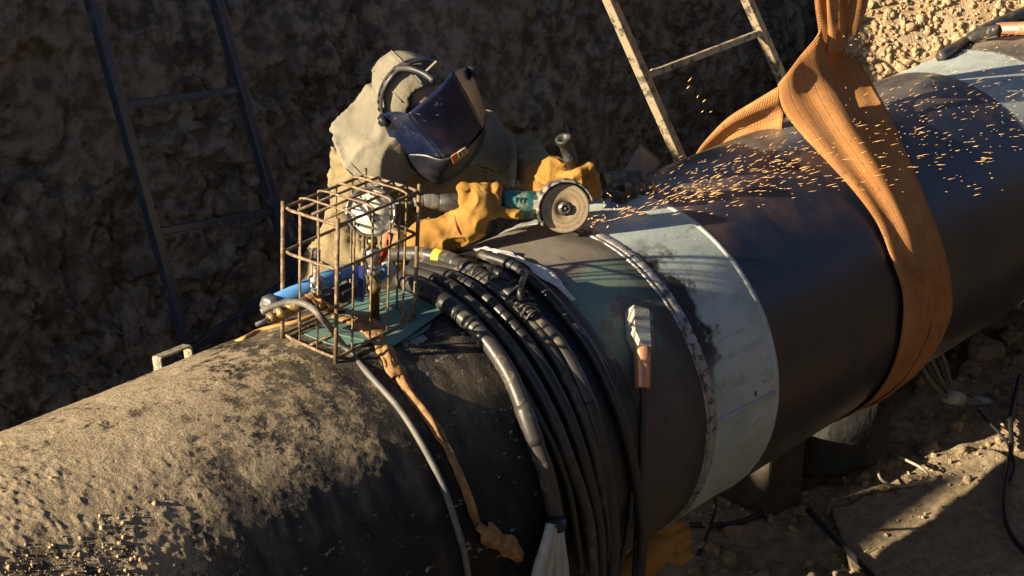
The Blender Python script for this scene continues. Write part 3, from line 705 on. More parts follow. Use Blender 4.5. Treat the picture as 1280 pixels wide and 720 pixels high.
# ================================================================== WIRE CAGE WITH GAUGE AND VALVES
M['bar'] = worn('rusty_steel_bar', (.17, .115, .065), (.30, .22, .13), .5, 40, .6, .25, .85)
B1, B2, B3, B4 = onp(353, 425), onp(419.5, 456), onp(518, 403), None
B4 = B1+B3-B2; B4[2] = math.sqrt(max(R*R-B4[1]**2, 0))
HC = .378; W = nrm(A(0, 0, 1)+RIGHT*.055)
cage = thing('wire_cage', 'rusty welded bar cage standing on the pipe around the pressure gauge', 'cage', (B1+B3)/2)
def cp(u, v, h):
    """u along the pipe, v across (0 far side, 1 near side), h height"""
    p = B1*(1-u)*(1-v)+B2*(1-u)*v+B3*u*v+B4*u*(1-v); z0 = (B1[2]+B2[2]+B3[2]+B4[2])/4
    p = p.copy(); p[2] += (z0-p[2])*min(1, max(h, 0)/.1) if h > 0 else 0
    return p+W*h
for u, v in ((0, 0), (0, 1), (1, 1), (1, 0)): obj('post', *rod(cp(u, v, -.004), cp(u, v, HC+.006), .0054, 10, 4), M['bar'], cage)
def ring(h, r, name='ring', uu=(0, 1), skip_far=False):
    c = .10; pts = []
    for (u, v), (du1, dv1), (du2, dv2) in (((0, 0), (0, c*1.6), (c, 0)), ((1, 0), (-c, 0), (0, c*1.6)), ((1, 1), (0, -c*1.6), (-c, 0)), ((0, 1), (c, 0), (0, -c*1.6))):
        a, m_, b = cp(u+du1, v+dv1, h), cp(u, v, h), cp(u+du2, v+dv2, h)
        pts += [a, a*.25+m_*.5+b*.25, b]
    pts.append(pts[0]); obj(name, *tube(smooth_path(pts, 5), r, 8), M['bar'], cage)
ring(HC-.012, .0042); ring(HC*.66, .0042); ring(.016, .0042)
obj('lower_bar', *rod(cp(0, 0, .13), cp(1, 0, .13), .0048), M['bar'], cage); obj('lower_bar', *rod(cp(0, .5, .016), cp(1, .5, .016), .0042), M['bar'], cage)
for v in (.27, .52, .77): obj('top_bar', *rod(cp(.01, v, HC-.006), cp(.99, v, HC-.006), .0036), M['bar'], cage)
for u in (.2, .42, .64, .84):
    obj('cross_bar', *tube(smooth_path([cp(u, -.0, .02), cp(u, .0, HC*.5), cp(u, 0, HC-.03), cp(u, .05, HC-.002), cp(u, .5, HC), cp(u, .95, HC-.002), cp(u, 1., HC-.03), cp(u, 1., HC*.5), cp(u, 1, .02)], 5), .0029, 8), M['bar'], cage)
for v in (.33, .66):
    obj('end_bar', *rod(cp(0, v, HC*.0+.016), cp(0, v, HC-.012), .0028), M['bar'], cage); obj('end_bar', *rod(cp(1, v, .016), cp(1, v, HC-.012), .0028), M['bar'], cage)
# gauge
M['chrome'] = simple('chromed_case', (.50, .49, .46), (.60, .58, .54), 30, .22, .9, 90, .05)
M['dial'] = simple('cream_dial', (.74, .72, .58), (.80, .77, .64), 14, .5, 0, 90, .02)
M['ink'] = simple('black_dial_print', (.012, .012, .012), (.02, .02, .02), 30, .6)
M['brass'] = worn('grimy_brass', (.40, .26, .09), (.10, .075, .045), .45, 45, .35, .75)
M['steel'] = worn('dull_steel', (.36, .36, .36), (.12, .10, .08), .45, 40, .35, .85)
M['glass'] = None
gn = nrm((-.64, -.66, .40)); gc = pt(463.5, 265, -.045); gr = .0605
gauge = thing('pressure_gauge', 'round chromed pressure gauge with a cream dial inside the bar cage', 'gauge', pt(456, 392, 0))
obj('case', *lathe(gc-gn*.03, gn, [(0, gr*.86), (.004, gr*.97), (.031, gr), (.033, gr*1.06), (.040, gr*1.06), (.041, gr*.97), (.034, gr*.95), (.033, 0)], 48), M['chrome'], gauge)
obj('dial', *lathe(gc+gn*.0045, gn, [(0, gr*.925), (.001, gr*.925), (.0011, 0)], 48), M['dial'], gauge)
gx = nrm(np.cross((0, 0, 1), gn)); gy = np.cross(gn, gx); dial0 = gc+gn*.0075
ti = []
for k in range(41):
    a = RAD(225-270*k/40); L1 = .84; L0 = .70 if k % 5 == 0 else .77; d = gx*math.cos(a)+gy*math.sin(a); ww = np.cross(gn, d)
    ti.append(box(dial0+d*gr*(L0+L1)/2, d*gr*(L1-L0), ww*(.0028 if k % 5 == 0 else .0012), gn*.0006))
obj('scale_marks', *join(*ti), M['ink'], gauge, smooth=False)
# numerals of the scale
nf = []
for k, tx in enumerate(('0', '2', '4', '6', '8', '10', '12', '14', '16')):
    a = RAD(225-270*k/8); d = gx*math.cos(a)+gy*math.sin(a)
    cu = bpy.data.curves.new('numeral', 'FONT'); cu.body = tx; cu.size = .0115; cu.align_x = 'CENTER'; cu.align_y = 'CENTER'
    to = bpy.data.objects.new('numeral', cu); me = bpy.data.meshes.new_from_object(to); bpy.data.objects.remove(to)
    mv = np.array([v.co[:] for v in me.vertices]); ff = [tuple(p.vertices) for p in me.polygons]; bpy.data.meshes.remove(me)
    nf.append((dial0+gn*.0004+d*gr*.56+mv[:, :1]*gx+mv[:, 1:2]*gy, ff))
obj('numerals', *join(*nf), M['ink'], gauge, smooth=False)
na = nrm(-gx*.42+gy*.9); nw = np.cross(gn, na)
obj('needle', *prism([dial0+na*gr*.74, dial0+nw*.0052, dial0-na*gr*.14+nw*.0052, dial0-na*gr*.22+nw*.0115, dial0-na*gr*.46+nw*.0115, dial0-na*gr*.46-nw*.0115, dial0-na*gr*.22-nw*.0115, dial0-na*gr*.14-nw*.0052, dial0-nw*.0052], gn*.0012), M['ink'], gauge, smooth=False)
sb = pt(456, 392, 0); stop = gc-gn*.022-A(0, 0, gr)
obj('stem', *lathe(stop+A(0, 0, .004), (0, 0, -1), [(0, .010), (.014, .010), (.014, .015), (.030, .015), (.030, .010), (.045, .010)], 6), M['brass'], gauge)
obj('gauge_cock', *lathe(stop-A(0, 0, .036), (0, 0, -1), [(0, .011), (.006, .020), (.03, .021), (.04, .016), (.055, .016), (.055, .020), (.075, .020)], 16), M['steel'], gauge)
z1 = stop[2]-.111; obj('pipe_nipple', *lathe(A(stop[0], stop[1], z1+.004), (0, 0, -1), [(0, .013), (.030, .013), (.030, .018), (.052, .018), (.052, .014), (max(.06, z1-R+.0), .014)], 6), M['brass'], gauge)
# valves
M['blue'] = simple('blue_painted_body', (.07, .22, .50), (.11, .30, .60), 20, .42, 0, 60, .2); M['red'] = simple('red_lever_sleeve', (.55, .03, .02), (.62, .05, .03), 30, .4)
M['blackiron'] = simple('oily_black_iron', (.02, .02, .021), (.05, .047, .043), 26, .45, .2, 70, .3); M['navy'] = simple('navy_band', (.02, .03, .16), (.03, .045, .22), 30, .4)
va = thing('valve_manifold', 'blue and brass valve assembly with a red lever at the foot of the bar cage', 'valve', pt(400, 395, .0))
p0, p1, p2 = pt(343, 380, .035), pt(420, 345, .035), pt(452, 333, .035)
bx = nrm(p1-p0); L = np.linalg.norm(p1-p0)
obj('blue_body', *lathe(p0, bx, [(0, .020), (.004, .0245), (L-.02, .0245), (L, .020)], 20), M['blue'], va)
obj('end_cap', *lathe(p0-bx*.028, bx, [(0, .024), (.004, .029), (.030, .029), (.032, .022)], 6), M['steel'], va)
obj('blue_elbow', *tube(smooth_path([p1-bx*.004, pt(432, 340, .035), pt(445, 341, .03), pt(450, 356, .02), pt(447, 376, .01)], 5), np.linspace(.022, .016, 21), 14), M['blue'], va)
q0, q1 = pt(470, 342, .03), pt(494, 334, .03); d = nrm(q1-q0)
obj('side_fitting', *lathe(q0-d*.02, d, [(0, .018), (.03, .018), (.03, .023), (.045, .023)], 6), M['blue'], va)
obj('fitting_cap', *lathe(q0+d*.022, d, [(0, .020), (.006, .023), (.030, .023), (.034, .018)], 12), M['silver_tape'], va)
kp = pt(394, 378, -.02)
kh = lambda py: pt(394.5, py, -.02)
obj('bleed_valve', *lathe(kh(377), W, [(0, .017), (.022, .018), (.024, .014), (.050, .013), (.052, .017), (.068, .017), (.070, .009), (.10, .009)], 16), M['steel'], va)
obj('knob_band', *lathe(kh(327), W, [(0, .0105), (.002, .0125), (.010, .0125), (.012, .0105)], 18), M['navy'], va)
obj('knob', *lathe(kh(321), W, [(0, .012), (.004, .0125), (.018, .0125), (.021, .009), (.019, .004)], 18), M['steel'], va)
obj('bleed_port', *lathe(kh(357)-VIEW*.013, -VIEW, [(0, .011), (.008, .011), (.009, .006), (.003, .005)], 16), M['chrome'], va)
r0, r1 = pt(342, 396, -.04), pt(386, 376, -.04); d = nrm(r1-r0); L = np.linalg.norm(r1-r0)
obj('brass_union', *lathe(r0, d, [(0, .013), (.012, .013), (.012, .018), (.028, .018), (.028, .013), (.045, .013), (.045, .016), (L+.02, .016)], 8), M['brass'], va)
obj('nut', *lathe(r0-d*.016, d, [(0, .012), (.014, .015), (.018, .011)], 6), M['brass'], va)
obj('inlet_tube', *rod(r0-d*.055, r0, .0055), M['steel'], va)
obj('valve_block', *box(pt(405, 373, -.03), bx*.055, np.cross(W, bx)*.04, W*.035), M['blackiron'], va, smooth=False)
obj('valve_block', *box(pt(432, 366, -.0), bx*.05, np.cross(W, bx)*.035, W*.03), M['blackiron'], va, smooth=False)
obj('bolt', *lathe(pt(438, 376, -.045), -VIEW, [(0, .006), (.012, .006), (.012, .008), (.017, .008)], 6), M['steel'], va)
obj('lever', *tube(smooth_path([pt(470, 331, -.01), pt(476, 325, -.02), pt(481, 317, -.025), pt(485, 305, -.03), pt(488, 292, -.035)], 5), np.linspace(.0075, .009, 21), 10), M['red'], va)
obj('blue_column', *beam(pt(451, 372, .0), pt(451, 332, .0), RIGHT*.012, VIEW*.012), M['navy'], va, smooth=False)
# orange thin hose into the valve
M['orangehose'] = simple('ochre_hose', (.42, .23, .07), (.52, .30, .10), 30, .7)
hp = [pt(285, 432, .25)]+[onp(x, y, .008) for x, y in ((303, 424), (322, 414), (345, 408), (372, 402), (398, 392))]
tag(obj('thin_hose', *tube(smooth_path(hp, 6), .0062, 8), M['orangehose'], loc=hp[2]), 'short ochre hose coming over the pipe edge to the valve', 'hose')

# green plates under the cage
def m_plate():
    n = N('chipped_green_plate'); a = n.noise(24, 7, .65); b = n.noise(9, 4)
    c = n.mix(n.ramp(b, .3, .7), (.075, .16, .145), (.13, .235, .20)); c = n.mix(n.ramp(a, .60, .66), c, (.36, .33, .24)); c = n.mix(n.ramp(n.noise(40, 4, .6, n.map((.4, 2, 1))), .68, .72), c, (.55, .57, .52))
    return n.done(c, .45, 0, n.bump(a, .2, .002))
M['plate'] = m_plate()
def plate(name, label, pix, lift, m, th=.004, group='plates under the bar cage'):
    top = [onp(x, y, lift) for x, y in pix]; c = np.mean(top, 0); o = obj(name, *prism(top, -nrm(A(0, c[1], c[2]))*th), m, smooth=False, loc=c); bevel(o, .001, 1); return tag(o, label, 'plate', group)
plate('steel_plate', 'chipped green steel plate lying uppermost under the bar cage', [(404, 402), (430, 380), (470, 362), (505, 362), (556, 387), (535, 402), (492, 431), (470, 428), (424, 418)], .017, M['plate'])
plate('steel_plate', 'pale green steel strip poking out at the left under the brown strap', [(380, 417), (410, 404), (460, 425), (440, 436), (408, 428)], .010, M['plate'])
plate('steel_plate', 'green steel plate beneath the uppermost one with its edge showing', [(478, 430), (500, 428), (540, 402), (536, 411), (510, 426)], .006, M['plate'])
plate('metal_chip', 'small grey metal chip lying beside the green plates', [(512, 425), (529, 418), (535, 423), (521, 432)], .006, M['steel'], .003)

# U bracket behind the near pipe
M['pale_steel'] = worn('dusty_flat_bar', (.20, .19, .17), (.45, .38, .26), .8, 30, .6)
bp = [pt(201, 468, .30), pt(196, 447, .30), pt(234, 432, .36), pt(240, 452, .36)]
t = thing('flat_bar_bracket', 'small dusty U shaped flat bar bracket standing behind the near pipe', 'bracket', bp[0]-A(0, 0, .05))
hz = nrm(np.cross(bp[2]-bp[1], (0, 0, 1)))
for nm, a, b in (('leg', bp[0]-A(0, 0, .09), bp[1]), ('crosspiece', bp[1], bp[2]), ('leg', bp[2], bp[3]-A(0, 0, .09))):
    d = nrm(b-a); o = obj(nm, *beam(a, b, hz*.026, np.cross(d, hz)*.006), M['pale_steel'], t, smooth=False); bevel(o, .0015, 1)

# magnetic earth clamp with copper handle
M['clamp'] = worn('pale_galvanised_steel', (.52, .50, .43), (.30, .27, .2), .25, 40, .45, .35); M['copper'] = worn('worn_copper', (.62, .30, .17), (.30, .16, .09), .3, 30, .38, .55); M['clampside'] = worn('grimy_galvanised', (.28, .275, .25), (.14, .12, .09), .4, 40, .5, .3)
cl = thing('earth_clamp', 'pale metal magnetic earth clamp with a copper handle on the primed pipe', 'clamp', onp(801, 440, 0))
d0 = onp(798, 388, .03); d1 = onp(801, 436, .03); dd = nrm(d1-d0); rd = nrm(A(0, d0[1], d0[2])); rd = nrm(rd-dd*(rd@dd)); sx = np.cross(dd, rd)
if sx@RIGHT < 0: sx = -sx
wq = .030; hl = np.linalg.norm(d1-d0)
o = obj('clamp_head', *prism([d0-sx*wq+rd*.022, d0+sx*.022+rd*.022, d0+sx*.022+dd*hl+rd*.022, d0-sx*.012+dd*hl+rd*.022, d0-sx*wq+dd*hl*.68+rd*.022], -rd*.048), M['clamp'], cl, smooth=False); bevel(o, .002)
o = obj('clamp_side', *prism([d0+sx*.0225+rd*.016, d0+sx*.036+rd*.016, d0+sx*.036+dd*hl*.98+rd*.016, d0+sx*.0225+dd*hl*.98+rd*.016], -rd*.042), M['clampside'], cl, smooth=False); bevel(o, .002)
h0 = d1+sx*.004; h1 = onp(803, 488, .026); hd = nrm(h1-h0); L = np.linalg.norm(h1-h0)
obj('copper_handle', *lathe(h0-hd*.004, hd, [(0, .024), (.006, .025), (L-.004, .0215), (L, .020), (L+.001, .016), (L-.01, .015)], 24), M['copper'], cl)
Pc = [h1-hd*.02]+[onpx(x, y, .012) for x, y in ((804, 510), (803, 545), (801, 590), (798, 640), (795, 690))]+[pt(793, 740, -.53)]
tag(obj('earth_cable', *tube(smooth_path(Pc, 6), .0095, 10), M['rub'], loc=h1), 'black cable hanging straight down from the copper handle', 'cable')

# dark metal block and leaning plate behind the pale band
M['char'] = worn('charred_steel', (.030, .028, .026), (.20, .16, .10), .45, 36, .6, .3); M['bluegrey'] = worn('blue_grey_plate', (.11, .15, .155), (.25, .24, .2), .3, 30, .5, .2)
bk = thing('charred_clamp', 'charred steel clamp block with a small loop resting on the pale band', 'clamp', onp(798, 268))
b0 = [pt(772, 232, .06), pt(817, 229, .06), pt(822, 262, -.0), pt(783, 272, -.0)]
o = obj('block_body', *prism(b0, nrm((.25, .9, .25))*.085), M['char'], bk, smooth=False); bevel(o, .006)
o = obj('block_cap', *prism([pt(780, 226, .05), pt(806, 224, .05), pt(808, 240, .02), pt(784, 243, .02)], nrm((.2, .6, .8))*.03), M['char'], bk, smooth=False); bevel(o, .004)
jag = [pt(815, 227, .03), pt(820, 234, .02), pt(824, 241, .01), pt(826, 252, 0), pt(825, 260, -.005), pt(819, 260, -.005), pt(820, 247, .01), pt(816, 240, .02)]
o = obj('torn_lug', *prism(jag, nrm((.6, .6, .1))*.02), M['strap'], bk, smooth=False)
lp = [pt(801, 272, -.025), pt(802, 263, -.03), pt(808, 258, -.03), pt(815, 261, -.03), pt(818, 270, -.025)]
obj('loop', *tube(smooth_path(lp, 6), .0045, 8), M['bar'], bk); obj('loop', *tube(smooth_path([p+A(.02, .02, -.003) for p in lp], 6), .004, 8), M['bar'], bk)
obj('lead_wire', *tube(smooth_path([pt(776, 244, .03), pt(764, 243, .04), pt(752, 247, .05)], 5), .011, 8), M['rub'], bk)
pl = [pt(770, 231, .16), pt(800, 181, .24), pt(826, 203, .30), pt(806, 238, .18)]
o = obj('leaning_plate', *prism(pl, nrm((.5, .7, -.2))*.009), M['bluegrey'], smooth=False, loc=pl[0]); bevel(o, .002); tag(o, 'blue grey steel plate leaning up behind the charred clamp', 'plate')
obj('plate_flange', *prism([pl[1]+A(.001, 0, .001), pl[1]+nrm(VIEW)*.03, pl[2]+nrm(VIEW)*.03, pl[2]+A(.001, 0, .001)], A(0, 0, .006)), M['bluegrey'], o, smooth=False)

# electrode cable and copper handle at the far right
t = thing('electrode_holder', 'copper handled lead lying on top of the far end of the pipe', 'electrode holder', onp(1262, 42))
h0, h1 = onp(1245, 37, .03), onp(1300, 36, .03)
obj('copper_handle', *lathe(h0, nrm(h1-h0), [(0, .016), (.003, .027), (.02, .030), (.17, .030), (.18, .034), (.22, .034), (.225, .02)], 20), M['copper'], t)
cP = [onp(1176, 71, .018), onp(1190, 62, .022), pt(1206, 53, .24), pt(1225, 43, .18), pt(1247, 37, .08)]
obj('lead', *tube(smooth_path(cP, 8), .022, 12), M['rub2'], t)
tag(obj('welding_cable', *tube(smooth_path([pt(1215, 48, .36), pt(1240, 34, .36), pt(1268, 22, .36), pt(1310, 5, .36)], 6), .03, 10), M['rub2']), 'dusty thick cable behind the copper handled lead', 'cable')

# ================================================================== ANGLE GRINDER
M['teal'] = worn('teal_grinder_housing', (.035, .20, .19), (.30, .27, .18), .35, 40, .45)
def m_disc():
    n = N('abrasive_disc'); a = n.noise(60, 5, .65); n.at = n.attr('ring')
    c = n.mix(n.ramp(n.at, .25, .95), (.34, .23, .125), (.44, .345, .22)); c = n.mix(n.ramp(n.math('SINE', n.math('MULTIPLY', n.at, 34.)), .2, .9), c, (.27, .235, .17)); c = n.mix(n.ramp(a, .5, .7), c, (.24, .16, .09))
    return n.done(c, .7, 0, n.bump(a, .25, .002))
M['disc'] = m_disc(); M['guard'] = worn('scuffed_grey_guard', (.05, .05, .05), (.26, .24, .2), .55, 45, .45, .5); M['blackplastic'] = simple('black_plastic_grip', (.022, .022, .023), (.06, .057, .052), 30, .5, 0, 70, .3)
M['hub'] = worn('oily_hub_steel', (.16, .16, .16), (.04, .036, .03), .5, 60, .35, .8)
Dc = pt(706.5, 260.5, -.020); Dn = nrm((-.56, -.79, .20)); Gb = nrm((-.86, .44, .13)); Gb = nrm(Gb-Dn*(Gb@Dn)); DR = .0725
gr_ = thing('angle_grinder', 'teal angle grinder with a worn disc cutting at the weld seam', 'grinder', (3.66, 0, R))
Dx = nrm(np.cross((0, 0, 1), Dn)); Dy = np.cross(Dn, Dx)
def radial_disc(c, n_, rs, hs, k=64):
    V = [c+n_*h+r*(math.cos(2*math.pi*i/k)*Dx+math.sin(2*math.pi*i/k)*Dy) for r, h in zip(rs, hs) for i in range(k)]
    F = [(j*k+i, j*k+(i+1) % k, (j+1)*k+(i+1) % k, (j+1)*k+i) for j in range(len(rs)-1) for i in range(k)]
    return np.array(V), F
rs = [.001, .012, .022, .024, .04, .055, .068, DR-.0008, DR, DR-.0008, .001]; hs = [-.0035, -.0035, -.0035, 0, .0008, .001, .001, .001, -.0002, -.0014, -.006]
o = obj('cutting_disc', *radial_disc(Dc, Dn, rs, hs), M['disc'], gr_); attr(o, 'ring', np.repeat(np.array(rs)/DR, 64))
obj('hub_nut', *lathe(Dc-Dn*.004, Dn, [(0, .021), (.006, .021), (.007, .017), (.011, .016), (.0115, .010), (.007, .009), (.007, .006), (.013, .005), (.0135, 0)], 32), M['hub'], gr_)
ga = []
for a in np.linspace(RAD(12), RAD(212), 44):                          # guard: back plate and rim round the upper left
    d = Dx*math.cos(a)+Dy*math.sin(a); ga.append([Dc-Dn*.022+d*.02, Dc-Dn*.024+d*.055, Dc-Dn*.026+d*.079, Dc-Dn*.022+d*.0835, Dc+Dn*.010+d*.0835, Dc+Dn*.0125+d*.0815, Dc+Dn*.013+d*.078])
o = obj('guard', *grid(np.array(ga)), M['guard'], gr_); solid(o, .003)
obj('gear_head', *lathe(Dc+Dn*.005-Dn*.03, -Dn, [(0, .026), (.004, .030), (.02, .034), (.05, .036), (.062, .03), (.066, .015)], 24), M['guard'], gr_)
g0 = Dc-Dn*.045
def squash(V, c, ax, k): q = V-c; return c+q-np.outer(q@ax, ax)*(1-k)
obj('housing', *lathe(g0+Gb*.02, Gb, [(0, .030), (.006, .037), (.03, .040), (.06, .0415), (.061, .0400), (.063, .0415), (.12, .0425), (.150, .041), (.16, .034)], 28), M['teal'], gr_)
obj('vent_patch', *box(g0+Gb*.075-VIEW*.0405, Gb*.02, np.cross(Gb, VIEW)*.028, VIEW*.004), M['clamp'], gr_, smooth=False)
for k in range(3): obj('vent_slot', *box(g0+Gb*(.11+.012*k)-VIEW*.0415+UP*.008, Gb*.004, np.cross(Gb, VIEW)*.022, VIEW*.003), M['ink'], gr_, smooth=False)
obj('rear_grip', *lathe(g0+Gb*.16, Gb, [(0, .034), (.02, .030), (.12, .027), (.16, .029), (.20, .024), (.21, .012)], 20), M['blackplastic'], gr_)
t0 = g0+Gb*.37
tq = [g0+Gb*.36, g0+Gb*.385+UP*.004, g0+Gb*.41+UP*.004, g0+Gb*.435-UP*.002]
obj('tail_sleeve', *tube(smooth_path(tq, 6), np.array([.020, .021, .022, .022, .022, .022, .021, .020, .020, .019, .018, .017, .014, .017, .013, .016, .012, .015, .011]), 14), M['hose'], gr_)
obj('power_cord', *tube(smooth_path([tq[3], tq[3]+Gb*.04+A(0, .05, -.02), tq[3]+Gb*.05+A(0, .22, -.10), tq[3]+A(.05, .42, -.35)], 6), .006, 8), M['rub'], gr_)
hb, ht = pt(727, 238, .055), pt(703.5, 172, .06); hd = nrm(ht-hb); L = np.linalg.norm(ht-hb)
obj('side_handle', *lathe(hb, hd, [(0, .016), (.03, .0165), (.06, .0175), (L*.60, .0185), (L*.61, .0205), (L*.64, .0205), (L*.65, .0185), (L-.018, .0195), (L-.015, .0235), (L-.003, .0245), (L, .022), (L-.002, .014), (L-.01, .012)], 22), M['blackplastic'], gr_)

# ================================================================== WELDER
M['khaki'] = None
def m_cloth(name, c1, c2, stain):
    n = N(name); a = n.noise(7, 6, .6); b = n.noise(22, 7, .65); wv = n.noise(420, 2)
    c = n.mix(n.ramp(a, .3, .7), c1, c2); c = n.mix(n.math('MULTIPLY', n.ramp(b, .55, .72), .45), c, stain)
    return n.done(c, .92, 0, n.bump(n.math('ADD', n.math('MULTIPLY', n.noise(9, 3, .5, None, 1.0), 2.2), n.math('ADD', n.math('MULTIPLY', n.noise(26, 3, .5, None, .6), .6), n.math('MULTIPLY', wv, .12))), .4, .012), .15)
M['khaki'] = m_cloth('khaki_canvas', (.21, .165, .09), (.29, .23, .128), (.13, .105, .06))
M['hoodcloth'] = m_cloth('pale_khaki_canvas', (.19, .172, .128), (.27, .245, .182), (.12, .108, .078))
M['leather'] = m_cloth('yellow_work_leather', (.30, .155, .036), (.41, .235, .062), (.13, .075, .03))
M['trouser'] = m_cloth('dark_canvas', (.07, .068, .06), (.11, .10, .085), (.05, .045, .04))
M['skin'] = simple('tanned_skin', (.38, .22, .15), (.45, .27, .19), 30, .55)
M['stitch'] = simple('red_stitching', (.30, .05, .04), (.40, .09, .06), 60, .8)
Hc = pt(538, 134, .42)
Ff = camdir(.5, -.55, -.67); Uu = camdir(-.45, .45, -.7); Uu = nrm(Uu-Ff*(Uu@Ff)); Ss = np.cross(Ff, Uu)
if Ss@(RIGHT+UP) < 0: Ss = -Ss
def hp_(s, u, f): return Hc+Ss*s+Uu*u+Ff*f
HM = np.array([Ss, Uu, Ff])
person = thing('person', 'welder in khaki hood and coat leaning over the pipe behind a dark blue face shield', 'person', (3.72, 1.0, -.80))
shR, shL = pt(458, 210, .56), pt(602, 194, .52); nk = pt(516, 182, .52); chest = (shR+shL)/2+A(.05, .16, -.17); pel = A(chest[0]+.06, 1.06, .02)
elR, wrR = pt(427, 322, .47), pt(535, 301, .24); elL, wrL = pt(655, 202, .38), pt(686, 218, .19)
kneR, kneL = pel+A(-.14, -.13, -.40), pel+A(.15, -.12, -.40); ftR, ftL = A(pel[0]-.16, 1.06, -.75), A(pel[0]+.17, 1.03, -.75)
def body_sdf(P):
    d = sd_ell(P, chest, (.235, .165, .22)); d = smin(d, sd_cap(P, chest, pel, .17, .165), .08); d = smin(d, sd_cap(P, shR*.9+chest*.1, chest, .10, .14), .08)
    d = smin(d, sd_cap(P, shR*.8+chest*.2, shL*.8+chest*.2, .10, .10), .09)
    d = smin(d, sd_cap(P, nk, (shR+shL)/2+A(.03, .06, 0), .075, .11), .06)
    d = smin(d, sd_cap(P, shR, elR, .084, .072), .09); d = smin(d, sd_cap(P, elR, wrR, .072, .052), .03)
    d = smin(d, sd_cap(P, shL, elL, .092, .070), .05); d = smin(d, sd_cap(P, elL, wrL, .070, .050), .03)
    for k, f in ((kneR, ftR), (kneL, ftL)):
        h = pel+A((k-pel)[0]*.75, 0, -.06); d = smin(d, sd_cap(P, h, k, .115, .082), .05); d = smin(d, sd_cap(P, k, f, .080, .062), .03); d = smin(d, sd_cap(P, f+A(0, .05, 0), f+A(0, -.12, -.015), .052, .045), .03)
    return d
def seg_t(P, a, b): a, b = np.array(a), np.array(b); ab = b-a; return np.clip(((P-a)@ab)/(ab@ab), 0, 1), np.linalg.norm(P-a-np.clip(((P-a)@ab)/(ab@ab), 0, 1)[..., None]*ab, axis=-1)
def folds(P):
    w1 = fbm(P*5.5, 3, 501); q = P*np.array([5., 5., 8.])+.6*w1[..., None]
    r = np.clip(1-np.abs(fbm(q, 2, 503))*2.6, 0, 1)**2; f = .030*r+.006*fbm(P*13, 3, 502)
    for a, b, k in ((shR, elR, 34), (elR, wrR, 40), (shL, elL, 38)):            # sleeve creases run round the arm
        t, d = seg_t(P, a, b); f = f+.015*(1-2*np.abs(np.sin(t*k*.42+4.5*fbm(P*5, 2, 504)))**.6)*sstep(.16, .07, d)*sstep(.0, .25, t)
    return f-.012
V, F = nets(lambda P: body_sdf(P)-folds(P), (2.85, .06, -.86), (4.65, 1.36, 1.0), .0128)
bod = obj('body', V, F, M['khaki'], person)
# boots and trousers belong to the lower body: colour by face
bod.data.materials.append(M['trouser'])
pc = V[F].mean(1); mi = np.where(pc[:, 2] < -.12, 1, 0).astype(np.int32); bod.data.polygons.foreach_set('material_index', mi)
# dark centre opening of the coat, buttons
# head with a face under the shield
def head_sdf(P):
    q = np.einsum('ij,...j->...i', HM, P-Hc)
    d = sd_ell(q, (0, .03, -.045), (.078, .115, .098)); d = smin(d, sd_cap(q, (0, -.06, -.0), (0, -.075, .02), .052, .042), .04)
    d = smin(d, sd_cap(q, (0, .012, .052), (0, -.018, .068), .011, .015), .012)
    d = smin(d, sd_cap(q, (-.02, -.052, .052), (.02, -.052, .052), .008, .008), .012)
    for s in (-1, 1):
        d = np.maximum(d, -(np.linalg.norm(q-np.array([s*.032, .018, .060]), axis=-1)-.013)); d = smin(d, np.linalg.norm(q-np.array([s*.032, .018, .050]), axis=-1)-.0125, .003)
        d = smin(d, sd_ell(q, (s*.080, .005, -.04), (.010, .032, .020)), .006)
    return smin(d, np.linalg.norm(q-np.array([0, -.09, -.05]), axis=-1)-.062, .05)
V, F = nets(head_sdf, Hc-.2, Hc+.2, .0062); obj('head', V, F, M['skin'], person)
# hood: canvas cap and neck curtain
def hood_sdf(P):
    q = np.einsum('ij,...j->...i', HM, P-Hc)
    d = sd_ell(q, (-.008, .048, -.062), (.104, .128, .124)); d = smin(d, sd_cap(q, (-.0, -.04, -.075), (-.01, -.15, -.085), .090, .085), .06)
    d = np.maximum(d, -sd_ell(q, (0, -.01, .085), (.088, .135, .125)))
    d = np.maximum(d, -(sd_ell(q, (0, .03, -.04), (.086, .11, .10))))
    seam = np.abs(np.abs(q[..., 0]+.01)-.034)
    return d-.005*fbm(P*16, 3, 511)-.0035*np.exp(-(seam/.006)**2)*(q[..., 1] > .02)
V, F = nets(hood_sdf, Hc-A(.30, .24, .32), Hc+A(.24, .30, .24), .0068); obj('hood', V, F, M['hoodcloth'], person)
capc = nk+A(.015, .03, -.03)
capR = [pt(428, 182, .70), pt(446, 196, .60), pt(498, 226, .50), pt(541, 247, .475), pt(568, 234, .50), pt(600, 188, .58)]
hemA, hemB, hemC = pt(426, 186, .60), pt(541, 248, .36), pt(594, 178, .50)
hemN = nrm(np.cross(hemB-hemA, hemC-hemA)); hemN = -hemN if hemN[2] > 0 else hemN
